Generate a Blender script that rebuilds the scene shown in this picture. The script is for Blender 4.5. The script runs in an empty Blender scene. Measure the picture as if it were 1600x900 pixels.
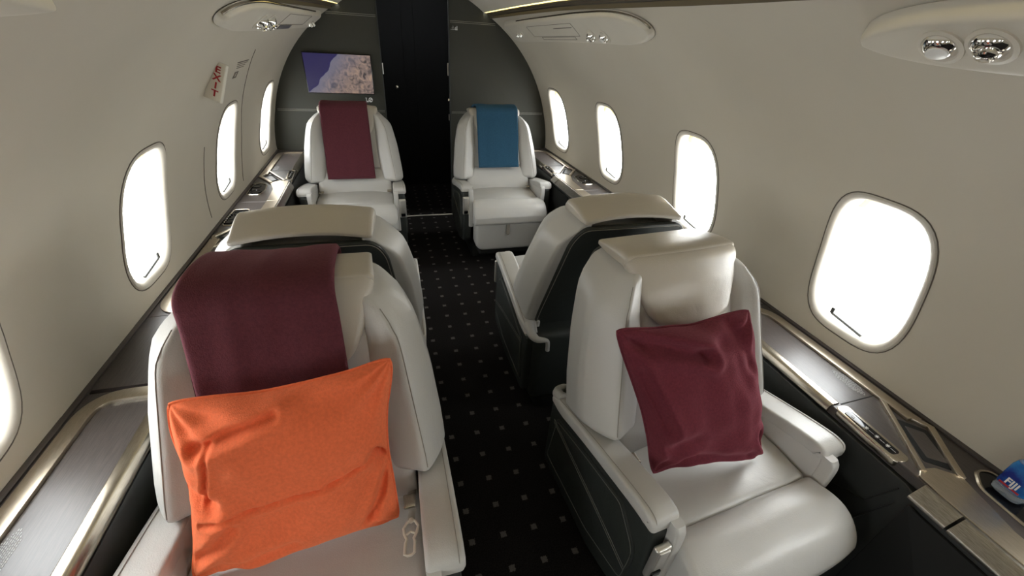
import bpy, bmesh, math, random
from mathutils import Vector, Matrix, noise
random.seed(7)
PI = math.pi
S = bpy.context.scene
COL = S.collection

# ------------------------------------------------------------------ materials
def mat(name, base, rough=.5, metal=0., spec=.5, coat=0., build=None):
    m = bpy.data.materials.new(name); m.use_nodes = True
    nt = m.node_tree; b = nt.nodes['Principled BSDF']
    b.inputs['Base Color'].default_value = (*base, 1)
    b.inputs['Roughness'].default_value = rough
    b.inputs['Metallic'].default_value = metal
    b.inputs['Specular IOR Level'].default_value = spec
    b.inputs['Coat Weight'].default_value = coat
    if build: build(nt, b)
    return m

def nd(nt, t, **kw):
    n = nt.nodes.new(t)
    for k, v in kw.items():
        if k.startswith('i_'): n.inputs[k[2:].replace('_', ' ')].default_value = v
        else: setattr(n, k, v)
    return n

def coords(nt, scale=(1, 1, 1)):
    tc = nd(nt, 'ShaderNodeTexCoord'); mp = nd(nt, 'ShaderNodeMapping')
    mp.inputs['Scale'].default_value = scale
    nt.links.new(tc.outputs['Object'], mp.inputs['Vector'])
    return mp.outputs['Vector']

def noisy(c1, c2, sc, bump, bsc, stretch=(1, 1, 1), detail=4, dist=.002):
    def f(nt, b):
        v = coords(nt, stretch)
        n = nd(nt, 'ShaderNodeTexNoise'); n.inputs['Scale'].default_value = sc; n.inputs['Detail'].default_value = detail
        nt.links.new(v, n.inputs['Vector'])
        r = nd(nt, 'ShaderNodeValToRGB'); r.color_ramp.elements[0].color = (*c1, 1); r.color_ramp.elements[1].color = (*c2, 1)
        r.color_ramp.elements[0].position = .35; r.color_ramp.elements[1].position = .65
        nt.links.new(n.outputs['Fac'], r.inputs['Fac']); nt.links.new(r.outputs['Color'], b.inputs['Base Color'])
        if bump:
            n2 = nd(nt, 'ShaderNodeTexNoise'); n2.inputs['Scale'].default_value = bsc; n2.inputs['Detail'].default_value = 3
            nt.links.new(v, n2.inputs['Vector'])
            bp = nd(nt, 'ShaderNodeBump'); bp.inputs['Strength'].default_value = bump; bp.inputs['Distance'].default_value = dist
            nt.links.new(n2.outputs['Fac'], bp.inputs['Height']); nt.links.new(bp.outputs['Normal'], b.inputs['Normal'])
    return f

def leather(c, rough, bump=.35):
    c2 = tuple(x * .93 for x in c)
    def f(nt, b):
        v = coords(nt)
        n = nd(nt, 'ShaderNodeTexNoise'); n.inputs['Scale'].default_value = 5; n.inputs['Detail'].default_value = 4
        nt.links.new(v, n.inputs['Vector'])
        r = nd(nt, 'ShaderNodeMixRGB'); r.inputs[1].default_value = (*c, 1); r.inputs[2].default_value = (*c2, 1)
        nt.links.new(n.outputs['Fac'], r.inputs[0]); nt.links.new(r.outputs[0], b.inputs['Base Color'])
        vo = nd(nt, 'ShaderNodeTexVoronoi'); vo.inputs['Scale'].default_value = 420
        nt.links.new(v, vo.inputs['Vector'])
        n3 = nd(nt, 'ShaderNodeTexNoise'); n3.inputs['Scale'].default_value = 13; n3.inputs['Detail'].default_value = 3; n3.inputs['Distortion'].default_value = .6
        nt.links.new(v, n3.inputs['Vector'])
        bp = nd(nt, 'ShaderNodeBump'); bp.inputs['Strength'].default_value = bump; bp.inputs['Distance'].default_value = .0006
        bp2 = nd(nt, 'ShaderNodeBump'); bp2.inputs['Strength'].default_value = .3; bp2.inputs['Distance'].default_value = .006
        nt.links.new(vo.outputs['Distance'], bp.inputs['Height']); nt.links.new(n3.outputs['Fac'], bp2.inputs['Height'])
        nt.links.new(bp2.outputs['Normal'], bp.inputs['Normal']); nt.links.new(bp.outputs['Normal'], b.inputs['Normal'])
    return f

M = {}
M['cream'] = mat('cream_leather', (.53, .522, .502), .36, build=leather((.53, .522, .502), .36))
M['head'] = mat('cream_leather_warm_bounce', (.485, .445, .385), .34, build=leather((.485, .445, .385), .34))  # cream leather with the ceiling's warm bounce light put into its colour
M['taupe'] = mat('taupe_leather', (.47, .42, .345), .38, build=leather((.47, .42, .345), .38))
M['dark'] = mat('charcoal_leather', (.028, .032, .029), .5, build=leather((.028, .032, .029), .5))
M['panel'] = mat('charcoal_wall_leather', (.040, .040, .031), .7, spec=.3, build=leather((.046, .046, .037), .6, .3))
M['piping'] = mat('dark_piping', (.02, .02, .018), .5)
M['seam'] = mat('leather_seam', (.26, .24, .21), .6)
M['stitch'] = mat('light_stitching', (.40, .39, .34), .7)
M['stitch2'] = mat('grey_stitching', (.13, .13, .115), .8)
M['wall'] = mat('taupe_wall_lining', (.51, .467, .385), .62, build=noisy((.50, .458, .376), (.52, .477, .394), 3, .25, 600, dist=.0006))
M['shell'] = mat('cream_moulding', (.55, .51, .43), .5, build=noisy((.54, .50, .422), (.56, .52, .438), 8, .2, 700, dist=.0004))
M['winframe'] = mat('window_moulding', (.52, .485, .42), .5)
M['winseam'] = mat('window_gap', (.12, .10, .08), .7)
M['veneer'] = mat('dark_veneer', (.045, .037, .034), .40, coat=.22, build=noisy((.035, .029, .027), (.062, .050, .045), 60, .12, 200, stretch=(9, .35, 9), detail=8))
M['veneer'].node_tree.nodes['Principled BSDF'].inputs['Coat Roughness'].default_value = .28
def brushed(c1, c2):
    return noisy(c1, c2, 90, .06, 300, stretch=(6, .6, 6), dist=.0005)
M['bronze'] = mat('satin_bronze', (.50, .43, .34), .36, metal=1., build=brushed((.45, .39, .305), (.52, .455, .36)))
M['nickel'] = mat('satin_nickel', (.52, .46, .39), .24, metal=1., build=brushed((.46, .41, .34), (.55, .50, .42)))
M['brush'] = mat('brushed_dark_metal', (.34, .31, .27), .34, metal=1., build=brushed((.27, .25, .215), (.40, .37, .33)))
M['chrome'] = mat('polished_chrome', (.85, .84, .82), .08, metal=1.)
M['black'] = mat('black_gloss', (.006, .006, .007), .12)
M['door'] = mat('black_door', (.0045, .005, .0055), .7, spec=.25)
M['matblack'] = mat('matte_black', (.010, .0105, .010), .75, spec=.3)
M['side'] = mat('charcoal_side_panel', (.028, .030, .028), .6, build=leather((.028, .030, .028), .6, .2))
M['silver'] = mat('bright_silver', (.74, .72, .68), .28, metal=.75)
M['white'] = mat('white_marking', (.72, .72, .70), .6)
M['text'] = mat('engraved_lettering', (.38, .38, .37), .6)
M['valance'] = mat('bronze_valance', (.10, .085, .065), .4, metal=.5)
M['grey'] = mat('grey_plastic', (.09, .09, .085), .4)
M['lens'] = mat('milky_lens', (.70, .69, .66), .25)
M['red'] = mat('red_letters', (.33, .012, .015), .5)
M['signface'] = mat('cream_sign_face', (.66, .62, .53), .45)
def cloth(c, v=.75, fuzz=.5):
    def f(nt, b):
        noisy(tuple(x * (.5 + v / 2) for x in c), tuple(min(1, x * 1.07) for x in c), 160, .7, 380, detail=6, dist=.0016)(nt, b)
        b.inputs['Sheen Weight'].default_value = fuzz; b.inputs['Sheen Roughness'].default_value = .5
        b.inputs['Sheen Tint'].default_value = (*[min(1, x * 2.5 + .1) for x in c], 1)
    return f
M['burgundy'] = mat('burgundy_wool', (.100, .028, .038), .95, spec=.1, build=cloth((.100, .028, .038), fuzz=.35))
M['burgundy_pillow'] = mat('burgundy_felt', (.140, .028, .041), .95, spec=.1, build=cloth((.140, .028, .041), fuzz=.35))
M['orange'] = mat('orange_felt', (.80, .165, .068), .95, spec=.1, build=cloth((.80, .165, .068), .88, .25))
M['blue'] = mat('blue_wool', (.030, .088, .152), .95, spec=.1, build=cloth((.030, .088, .152), fuzz=.3))
M['bluelabel'] = mat('blue_label', (.012, .045, .34), .2, build=noisy((.006, .02, .20), (.02, .22, .55), 22, 0, 1))
M['clear'] = mat('clear_plastic', (.8, .9, .98), .05)
M['clear'].node_tree.nodes['Principled BSDF'].inputs['Transmission Weight'].default_value = .85

def carpet(nt, b):
    tc = nd(nt, 'ShaderNodeTexCoord'); sx = nd(nt, 'ShaderNodeSeparateXYZ'); nt.links.new(tc.outputs['Object'], sx.inputs[0])
    def mth(op, a, bb=None, c=None):
        n = nd(nt, 'ShaderNodeMath', operation=op)
        for i, v in enumerate((a, bb, c)):
            if v is None: continue
            if isinstance(v, (int, float)): n.inputs[i].default_value = v
            else: nt.links.new(v, n.inputs[i])
        return n.outputs[0]
    X, Y = sx.outputs['X'], sx.outputs['Y']
    skew = mth('MULTIPLY', mth('SUBTRACT', Y, 2.718), .0135)
    xx = mth('ADD', mth('SUBTRACT', X, .117), skew)
    px = mth('SUBTRACT', mth('FRACT', mth('ADD', mth('DIVIDE', xx, .1125), 100.5)), .5)
    py = mth('SUBTRACT', mth('FRACT', mth('ADD', mth('DIVIDE', mth('SUBTRACT', Y, 2.718), .1112), 100.5)), .5)
    wob = nd(nt, 'ShaderNodeTexNoise'); wob.inputs['Scale'].default_value = 260; nt.links.new(tc.outputs['Object'], wob.inputs['Vector'])
    w = mth('MULTIPLY', mth('SUBTRACT', wob.outputs['Fac'], .5), .09)
    dx = mth('LESS_THAN', mth('ADD', mth('ABSOLUTE', px), w), .092); dy = mth('LESS_THAN', mth('ADD', mth('ABSOLUTE', py), w), .088)
    dot = mth('MULTIPLY', dx, dy)
    n = nd(nt, 'ShaderNodeTexNoise'); n.inputs['Scale'].default_value = 220; n.inputs['Detail'].default_value = 4; nt.links.new(tc.outputs['Object'], n.inputs['Vector'])
    r = nd(nt, 'ShaderNodeValToRGB'); r.color_ramp.elements[0].color = (.006, .0052, .005, 1); r.color_ramp.elements[1].color = (.020, .0175, .017, 1)
    r.color_ramp.elements[0].position = .3; r.color_ramp.elements[1].position = .7
    nt.links.new(n.outputs['Fac'], r.inputs['Fac'])
    r2 = nd(nt, 'ShaderNodeValToRGB'); r2.color_ramp.elements[0].color = (.07, .064, .058, 1); r2.color_ramp.elements[1].color = (.15, .14, .13, 1)
    nt.links.new(n.outputs['Fac'], r2.inputs['Fac'])
    mx = nd(nt, 'ShaderNodeMixRGB'); nt.links.new(dot, mx.inputs[0]); nt.links.new(r.outputs[0], mx.inputs[1]); nt.links.new(r2.outputs[0], mx.inputs[2])
    nt.links.new(mx.outputs[0], b.inputs['Base Color'])
    bp = nd(nt, 'ShaderNodeBump'); bp.inputs['Strength'].default_value = .8; bp.inputs['Distance'].default_value = .003
    nt.links.new(n.outputs['Fac'], bp.inputs['Height']); nt.links.new(bp.outputs['Normal'], b.inputs['Normal'])
M['carpet'] = mat('dotted_black_carpet', (.02, .02, .02), .95, spec=.1, build=carpet)

def pane_mat():
    m = bpy.data.materials.new('thin_window_pane'); m.use_nodes = True; nt = m.node_tree; nt.nodes.clear()
    o = nd(nt, 'ShaderNodeOutputMaterial'); mx = nd(nt, 'ShaderNodeMixShader'); t = nd(nt, 'ShaderNodeBsdfTransparent'); g = nd(nt, 'ShaderNodeBsdfGlossy')
    g.inputs['Roughness'].default_value = .02; mx.inputs[0].default_value = .06; t.inputs['Color'].default_value = (.97, .985, .98, 1)
    nt.links.new(t.outputs[0], mx.inputs[1]); nt.links.new(g.outputs[0], mx.inputs[2]); nt.links.new(mx.outputs[0], o.inputs[0])
    return m
M['pane'] = pane_mat()
def shade_mat():
    m = bpy.data.materials.new('translucent_shade'); m.use_nodes = True; nt = m.node_tree; nt.nodes.clear()
    o = nd(nt, 'ShaderNodeOutputMaterial'); mx = nd(nt, 'ShaderNodeMixShader'); t = nd(nt, 'ShaderNodeBsdfTranslucent'); g = nd(nt, 'ShaderNodeBsdfDiffuse')
    t.inputs['Color'].default_value = (.85, .72, .42, 1); g.inputs['Color'].default_value = (.85, .74, .48, 1); mx.inputs[0].default_value = .35
    nt.links.new(t.outputs[0], mx.inputs[1]); nt.links.new(g.outputs[0], mx.inputs[2]); nt.links.new(mx.outputs[0], o.inputs[0]); return m
M['shade'] = shade_mat()
def emit(name, c, s):
    m = bpy.data.materials.new(name); m.use_nodes = True; nt = m.node_tree; b = nt.nodes['Principled BSDF']
    b.inputs['Base Color'].default_value = (*c, 1); b.inputs['Emission Color'].default_value = (*c, 1); b.inputs['Emission Strength'].default_value = s
    return m
M['strip'] = emit('warm_light_strip', (1, .78, .25), 1.0)

def screen_build(nt, b):
    tc = nd(nt, 'ShaderNodeTexCoord'); sx = nd(nt, 'ShaderNodeSeparateXYZ'); nt.links.new(tc.outputs['Object'], sx.inputs[0])
    n = nd(nt, 'ShaderNodeTexNoise'); n.inputs['Scale'].default_value = 9; n.inputs['Detail'].default_value = 8; nt.links.new(tc.outputs['Object'], n.inputs['Vector'])
    def mth(op, a, bb):
        k = nd(nt, 'ShaderNodeMath', operation=op)
        for i, v in enumerate((a, bb)):
            if isinstance(v, (int, float)): k.inputs[i].default_value = v
            else: nt.links.new(v, k.inputs[i])
        return k.outputs[0]
    # coast runs from bottom left to above the middle of the screen
    d = mth('ADD', mth('SUBTRACT', mth('MULTIPLY', sx.outputs['X'], 1.15), mth('MULTIPLY', sx.outputs['Z'], .95)), .125)
    d = mth('ADD', d, mth('MULTIPLY', mth('SUBTRACT', n.outputs['Fac'], .5), .16))
    land = mth('GREATER_THAN', d, 0.)
    n2 = nd(nt, 'ShaderNodeTexNoise'); n2.inputs['Scale'].default_value = 26; n2.inputs['Detail'].default_value = 10; n2.inputs['Distortion'].default_value = 1.2; nt.links.new(tc.outputs['Object'], n2.inputs['Vector'])
    r = nd(nt, 'ShaderNodeValToRGB'); cr = r.color_ramp; cr.elements[0].position = .3; cr.elements[0].color = (.05, .045, .05, 1); cr.elements[1].position = .72; cr.elements[1].color = (.62, .42, .30, 1)
    e = cr.elements.new(.5); e.color = (.33, .24, .21, 1)
    nt.links.new(n2.outputs['Fac'], r.inputs['Fac'])
    # coastal greyer band
    band = mth('MINIMUM', mth('MULTIPLY', d, 4.0), 1.0)
    gm = nd(nt, 'ShaderNodeMixRGB'); gm.inputs[1].default_value = (.22, .21, .29, 1); nt.links.new(band, gm.inputs[0]); nt.links.new(r.outputs[0], gm.inputs[2])
    mx = nd(nt, 'ShaderNodeMixRGB'); mx.inputs[1].default_value = (.024, .018, .11, 1)
    nt.links.new(land, mx.inputs[0]); nt.links.new(gm.outputs[0], mx.inputs[2])
    nt.links.new(mx.outputs[0], b.inputs['Emission Color']); b.inputs['Emission Strength'].default_value = .24
M['screen'] = mat('satellite_map_screen', (.01, .01, .01), .3, build=screen_build)

# ------------------------------------------------------------------ mesh builder
class MB:
    def __init__(s): s.v = []; s.f = []; s.m = []
    def add(s, vs, fs, m=0):
        b = len(s.v); s.v.extend([tuple(p) for p in vs]); s.f.extend([tuple(b + i for i in f) for f in fs]); s.m.extend([m] * len(fs)); return s
    def rbox(s, c, size, r, warp=None, m=0, k=3, mid=2, rot=None):
        h = [x / 2 for x in size]; r = min(r, *h)
        ax = []
        for i in range(3):
            a = [-h[i] + r * (1 - math.cos(t / k * PI / 2)) for t in range(k + 1)] if False else [-h[i] + r * t / k for t in range(k + 1)]
            inner = [(-h[i] + r) + (2 * (h[i] - r)) * t / (mid + 1) for t in range(1, mid + 1)]
            b = [-x for x in reversed(a)]
            allp = a + inner + b; out = []
            for x in allp:
                if not out or x - out[-1] > 1e-6: out.append(x)
            ax.append(out)
        idx = {}; vs = []
        def vid(p):
            key = tuple(round(x, 7) for x in p)
            if key not in idx:
                q = [max(-(h[i] - r), min(h[i] - r, p[i])) for i in range(3)]
                d = Vector([p[i] - q[i] for i in range(3)])
                if d.length > 1e-9: d = d.normalized() * r
                w = Vector(q) + d
                if rot is not None: w = rot @ w
                w = w + Vector(c)
                if warp: w = Vector(warp(w.x, w.y, w.z))
                idx[key] = len(vs); vs.append(w)
            return idx[key]
        fs = []
        for i in range(3):
            j, l = (i + 1) % 3, (i + 2) % 3
            for sgn in (-1, 1):
                for a in range(len(ax[j]) - 1):
                    for b in range(len(ax[l]) - 1):
                        q = []
                        for (da, db) in ((0, 0), (1, 0), (1, 1), (0, 1)):
                            p = [0, 0, 0]; p[i] = sgn * h[i]; p[j] = ax[j][a + da]; p[l] = ax[l][b + db]; q.append(vid(p))
                        if sgn < 0: q.reverse()
                        fs.append(q)
        return s.add(vs, fs, m)
    def ubox(s, size, r, fn, m=0, k=3, mid=3):
        """rounded box in unit coordinates (0..1 each), mapped by fn"""
        return s.rbox((0, 0, 0), size, r, warp=lambda x, y, z: fn(x / size[0] + .5, y / size[1] + .5, z / size[2] + .5), m=m, k=k, mid=mid)
    def tube(s, pts, r, m=0, n=8, closed=False, flat=1., up=(0, 0, 1)):
        P = [Vector(p) for p in pts]; N = len(P); vs = []; U = Vector(up)
        for i, p in enumerate(P):
            if closed: t = P[(i + 1) % N] - P[i - 1]
            else: t = P[min(i + 1, N - 1)] - P[max(i - 1, 0)]
            if t.length < 1e-9: t = Vector((1, 0, 0))
            t.normalize(); a = t.cross(U)
            if a.length < 1e-3: a = t.cross(Vector((.3, 1, .2)))
            a.normalize(); b = t.cross(a).normalized(); rr = r[i] if isinstance(r, (list, tuple)) else r
            for q in range(n):
                th = 2 * PI * q / n; vs.append(p + a * rr * math.cos(th) + b * rr * flat * math.sin(th))
        fs = []
        for i in range(N if closed else N - 1):
            for q in range(n):
                a0 = i * n + q; a1 = i * n + (q + 1) % n; b0 = ((i + 1) % N) * n + q; b1 = ((i + 1) % N) * n + (q + 1) % n
                fs.append((a0, a1, b1, b0))
        if not closed: fs.append(tuple(range(n - 1, -1, -1))); fs.append(tuple((N - 1) * n + q for q in range(n)))
        return s.add(vs, fs, m)
    def sweep(s, frames, section, m=0, cap=True):
        """frames: list of (origin, ax, ay, sx, sy); section: closed 2D list"""
        n = len(section); vs = []
        for (o, ax, ay, sx, sy) in frames:
            o = Vector(o); ax = Vector(ax); ay = Vector(ay)
            for (a, b) in section: vs.append(o + ax * a * sx + ay * b * sy)
        fs = []; N = len(frames)
        for i in range(N - 1):
            for q in range(n):
                fs.append((i * n + q, i * n + (q + 1) % n, (i + 1) * n + (q + 1) % n, (i + 1) * n + q))
        if cap: fs.append(tuple(range(n - 1, -1, -1))); fs.append(tuple((N - 1) * n + q for q in range(n)))
        return s.add(vs, fs, m)
    def prism(s, poly, fn, t0, t1, bev=.004, m=0, k=2):
        """poly 2D; fn(a,b,t)->3D; rounded by k insets at both ends"""
        lay = []
        for j in range(k + 1):
            th = j / k * PI / 2; lay.append((t0 + (1 - math.sin(th)) * 0 + bev * (1 - math.sin(PI / 2 - (PI / 2 - th))) if False else t0 + bev * (1 - math.sin(th)), bev * (1 - math.cos(PI / 2 - th)) if False else bev * (1 - math.cos(PI / 2 - th))))
        # layers from the end plane inward
        lay = [(t0 + bev * (1 - math.cos(j / k * PI / 2)), bev * (1 - math.sin(j / k * PI / 2))) for j in range(k + 1)]
        lay2 = [(t1 - (t - t0), ins) for (t, ins) in reversed(lay)]
        L = lay + lay2; n = len(poly); vs = []; fs = []
        for (t, ins) in L:
            for (a, b) in inset(poly, ins): vs.append(fn(a, b, t))
        for i in range(len(L) - 1):
            for q in range(n): fs.append((i * n + q, i * n + (q + 1) % n, (i + 1) * n + (q + 1) % n, (i + 1) * n + q))
        fs.append(tuple(range(n - 1, -1, -1))); fs.append(tuple((len(L) - 1) * n + q for q in range(n)))
        return s.add(vs, fs, m)
    def grid(s, nu, nv, fn, m=0, flip=False):
        vs = [fn(i / nu, j / nv) for i in range(nu + 1) for j in range(nv + 1)]; fs = []
        for i in range(nu):
            for j in range(nv):
                a = i * (nv + 1) + j; f = (a, a + nv + 1, a + nv + 2, a + 1); fs.append(tuple(reversed(f)) if flip else f)
        return s.add(vs, fs, m)
    def slab(s, nu, nv, top, bot, m=0):
        """closed sheet between two surfaces over the unit square"""
        b = len(s.v); s.grid(nu, nv, top, m); s.grid(nu, nv, bot, m, True); w = nv + 1; o = (nu + 1) * w; fs = []
        for i in range(nu):
            fs.append((i * w, o + i * w, o + (i + 1) * w, (i + 1) * w)); fs.append((i * w + nv, (i + 1) * w + nv, o + (i + 1) * w + nv, o + i * w + nv))
        for j in range(nv):
            fs.append((j, j + 1, o + j + 1, o + j)); fs.append((nu * w + j, o + nu * w + j, o + nu * w + j + 1, nu * w + j + 1))
        s.f.extend([tuple(b + i for i in f) for f in fs]); s.m.extend([m] * len(fs)); return s
    def lathe(s, prof, o=(0, 0, 0), ax=(0, 0, 1), n=20, m=0):
        ax = Vector(ax).normalized(); a = ax.orthogonal().normalized(); b = ax.cross(a); o = Vector(o); vs = []
        for (r, h) in prof:
            for q in range(n):
                th = 2 * PI * q / n; vs.append(o + ax * h + (a * math.cos(th) + b * math.sin(th)) * r)
        fs = []
        for i in range(len(prof) - 1):
            for q in range(n): fs.append((i * n + q, i * n + (q + 1) % n, (i + 1) * n + (q + 1) % n, (i + 1) * n + q))
        fs.append(tuple(range(n - 1, -1, -1))); fs.append(tuple((len(prof) - 1) * n + q for q in range(n)))
        return s.add(vs, fs, m)
    def build(s, name, mats, parent=None, label=None, sharp=42, merge=1e-5, recalc=True, smooth=True, sub=0):
        me = bpy.data.meshes.new(name); me.from_pydata([tuple(v) for v in s.v], [], s.f)
        if not isinstance(mats, (list, tuple)): mats = [mats]
        for mm in mats: me.materials.append(mm)
        for p, i in zip(me.polygons, s.m): p.material_index = i
        bm = bmesh.new(); bm.from_mesh(me)
        if merge: bmesh.ops.remove_doubles(bm, verts=bm.verts, dist=merge)
        if recalc: bmesh.ops.recalc_face_normals(bm, faces=bm.faces)
        bm.to_mesh(me); bm.free()
        for p in me.polygons: p.use_smooth = smooth
        if smooth: me.set_sharp_from_angle(angle=math.radians(sharp))
        o = bpy.data.objects.new(name, me); COL.objects.link(o)
        if parent: o.parent = parent
        if label: o['label'] = label
        return o

def inset(poly, d):
    if d == 0: return poly
    n = len(poly); A = sum(poly[i][0] * poly[(i + 1) % n][1] - poly[(i + 1) % n][0] * poly[i][1] for i in range(n)); sg = 1 if A > 0 else -1
    out = []
    for i in range(n):
        p0, p1, p2 = poly[i - 1], poly[i], poly[(i + 1) % n]
        e1 = Vector((p1[0] - p0[0], p1[1] - p0[1])); e2 = Vector((p2[0] - p1[0], p2[1] - p1[1]))
        if e1.length < 1e-9 or e2.length < 1e-9: out.append(p1); continue
        e1.normalize(); e2.normalize(); n1 = Vector((-e1.y, e1.x)) * sg; n2 = Vector((-e2.y, e2.x)) * sg
        m = n1 + n2
        if m.length < 1e-6: m = n1
        m.normalize(); c = max(.4, m.dot(n1)); out.append((p1[0] + m.x * d / c, p1[1] + m.y * d / c))
    return out

def rpoly(poly, r, k=4):
    n = len(poly); out = []
    for i in range(n):
        p0, p1, p2 = Vector(poly[i - 1][:2]), Vector(poly[i][:2]), Vector(poly[(i + 1) % n][:2])
        rr = poly[i][2] if len(poly[i]) > 2 else r
        if rr <= 0: out.append((p1.x, p1.y)); continue
        a = (p0 - p1); b = (p2 - p1); t = min(rr, a.length * .48, b.length * .48); A = p1 + a.normalized() * t; B = p1 + b.normalized() * t
        for j in range(k + 1):
            s = j / k; q = A * (1 - s) ** 2 + p1 * 2 * s * (1 - s) + B * s * s; out.append((q.x, q.y))
    return out

def lerp(a, b, t): return a + (b - a) * t
def interp(x, pts):
    if x <= pts[0][0]: return pts[0][1]
    for (a, va), (b, vb) in zip(pts, pts[1:]):
        if x <= b: return lerp(va, vb, (x - a) / (b - a))
    return pts[-1][1]
def spline(pts, n=8):
    """Catmull-Rom through points"""
    P = [Vector(p) for p in pts]; P = [P[0] * 2 - P[1]] + P + [P[-1] * 2 - P[-2]]; out = []
    for i in range(1, len(P) - 2):
        for j in range(n):
            t = j / n; a, b, c, d = P[i - 1], P[i], P[i + 1], P[i + 2]
            out.append(.5 * ((2 * b) + (c - a) * t + (2 * a - 5 * b + 4 * c - d) * t * t + (3 * b - a - 3 * c + d) * t ** 3))
    out.append(P[-2]); return out

def empty(name, loc=(0, 0, 0), rz=0, label=None, cat=None, group=None):
    o = bpy.data.objects.new(name, None); COL.objects.link(o); o.location = loc; o.rotation_euler = (0, 0, rz); o.empty_display_size = .1
    tag(o, label, cat, group); return o
def tag(o, label=None, cat=None, group=None, kind=None):
    if label: o['label'] = label
    if cat: o['category'] = cat
    if group: o['group'] = group
    if kind: o['kind'] = kind
    return o
def copy_tree(o, parent=None):
    c = o.copy(); COL.objects.link(c)
    if parent: c.parent = parent
    for ch in list(o.children): copy_tree(ch, c)
    return c
def structure(o): o['kind'] = 'structure'; return o

# ------------------------------------------------------------------ cabin shell
XC, Z0 = .255, .634
Y_BACK, Y_BULK = -2.6, 3.67
LEDGE = .607
def RAD(y, side):
    if side < 0: return 1.10
    return interp(y, [(1.2, 1.18), (2.2, 1.175), (2.9, 1.15), (3.67, 1.115)])
def wall_pt(side, y, ang, off=0.):
    """off > 0 moves towards the cabin"""
    a = math.radians(ang); R = RAD(y, side)
    R *= 1 + (.017 if side < 0 else .010) * min(1, max(0, 1 - ang / 14.))
    R -= off
    return Vector((XC + side * R * math.cos(max(a, -.035)), y, Z0 + R * math.sin(a)))
def val_ang(y): return interp(y, [(1.2, 56.), (3.67, 59.2)])
WC, WHA, WHY = 14.4, 12.6, .165        # window centre angle, half arc, half width
WIN = {-1: [-2.0, -1.11, -.16, .745, 1.56, 2.45, 3.34], 1: [-1.87, -.99, -.11, .765, 1.62, 2.49, 3.32]}
def win_loop(side, yc, scale_y, scale_a, off, ts, ex=3.4):
    R = RAD(yc, side); out = []
    for (ux, uy) in ts:
        # direction on unit square boundary -> superellipse
        k = (abs(ux) ** ex + abs(uy) ** ex) ** (-1 / ex)
        # slightly narrower top than bottom
        wv = 1 - .05 * uy * k
        out.append(wall_pt(side, yc + ux * k * WHY * scale_y * wv, WC + uy * k * WHA * scale_a, off))
    return out
def build_wall(side):
    mb = MB(); A_LO, A_HI = -35.0, 0
    c_lo, c_hi = -2.0, 31.0; NY, NA = 8, 12
    ys = []; cells = []
    wins = WIN[side]; hw = .225
    edges = [Y_BACK]
    for w in wins:
        edges += [w - hw, w + hw]
    edges.append(Y_BULK)
    def strip(y0, y1, n, a0, a1, na):
        # a1 may be callable
        def fn(u, v):
            y = lerp(y0, y1, u); hi = a1(y) if callable(a1) else a1
            return wall_pt(side, y, lerp(a0, hi, v))
        mb.grid(n, na, fn)
    for i in range(len(edges) - 1):
        y0, y1 = edges[i], min(edges[i + 1], Y_BULK)
        if y1 - y0 < 1e-4: continue
        isw = i % 2 == 1
        strip(y0, y1, NY, A_LO, c_lo, 8)
        strip(y0, y1, NY, c_hi, val_ang, 10)
        if not isw: strip(y0, y1, NY, c_lo, c_hi, NA)
        else:
            yc = wins[(i - 1) // 2]; yw0, yw1 = yc - hw, yc + hw
            B = []
            for t in range(NY): B.append((lerp(-1, 1, t / NY), -1))
            for t in range(NA): B.append((1, lerp(-1, 1, t / NA)))
            for t in range(NY): B.append((lerp(1, -1, t / NY), 1))
            for t in range(NA): B.append((-1, lerp(1, -1, t / NA)))
            outer = []
            for (ux, uy) in B:
                ya = lerp(yw0, yw1, (ux + 1) / 2); ya = min(ya, Y_BULK); outer.append((ya, lerp(c_lo, c_hi, (uy + 1) / 2)))
            inner = []; ex = 3.4
            for (ux, uy) in B:
                k = (abs(ux) ** ex + abs(uy) ** ex) ** (-1 / ex); inner.append((min(yc + ux * k * WHY * (1 - .05 * uy * k), Y_BULK - .004), WC + uy * k * WHA))
            n = len(B); vs = []; NR = 4
            for r in range(NR + 1):
                t = r / NR
                for q in range(n): vs.append(wall_pt(side, lerp(outer[q][0], inner[q][0], t), lerp(outer[q][1], inner[q][1], t)))
            fs = [(r * n + q, r * n + (q + 1) % n, (r + 1) * n + (q + 1) % n, (r + 1) * n + q) for r in range(NR) for q in range(n)]
            mb.add(vs, fs)
    o = mb.build('wall_left' if side < 0 else 'wall_right', M['wall'], recalc=False, merge=2e-4, sharp=60)
    structure(o); return o
wallL, wallR = build_wall(-1), build_wall(1)

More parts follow.
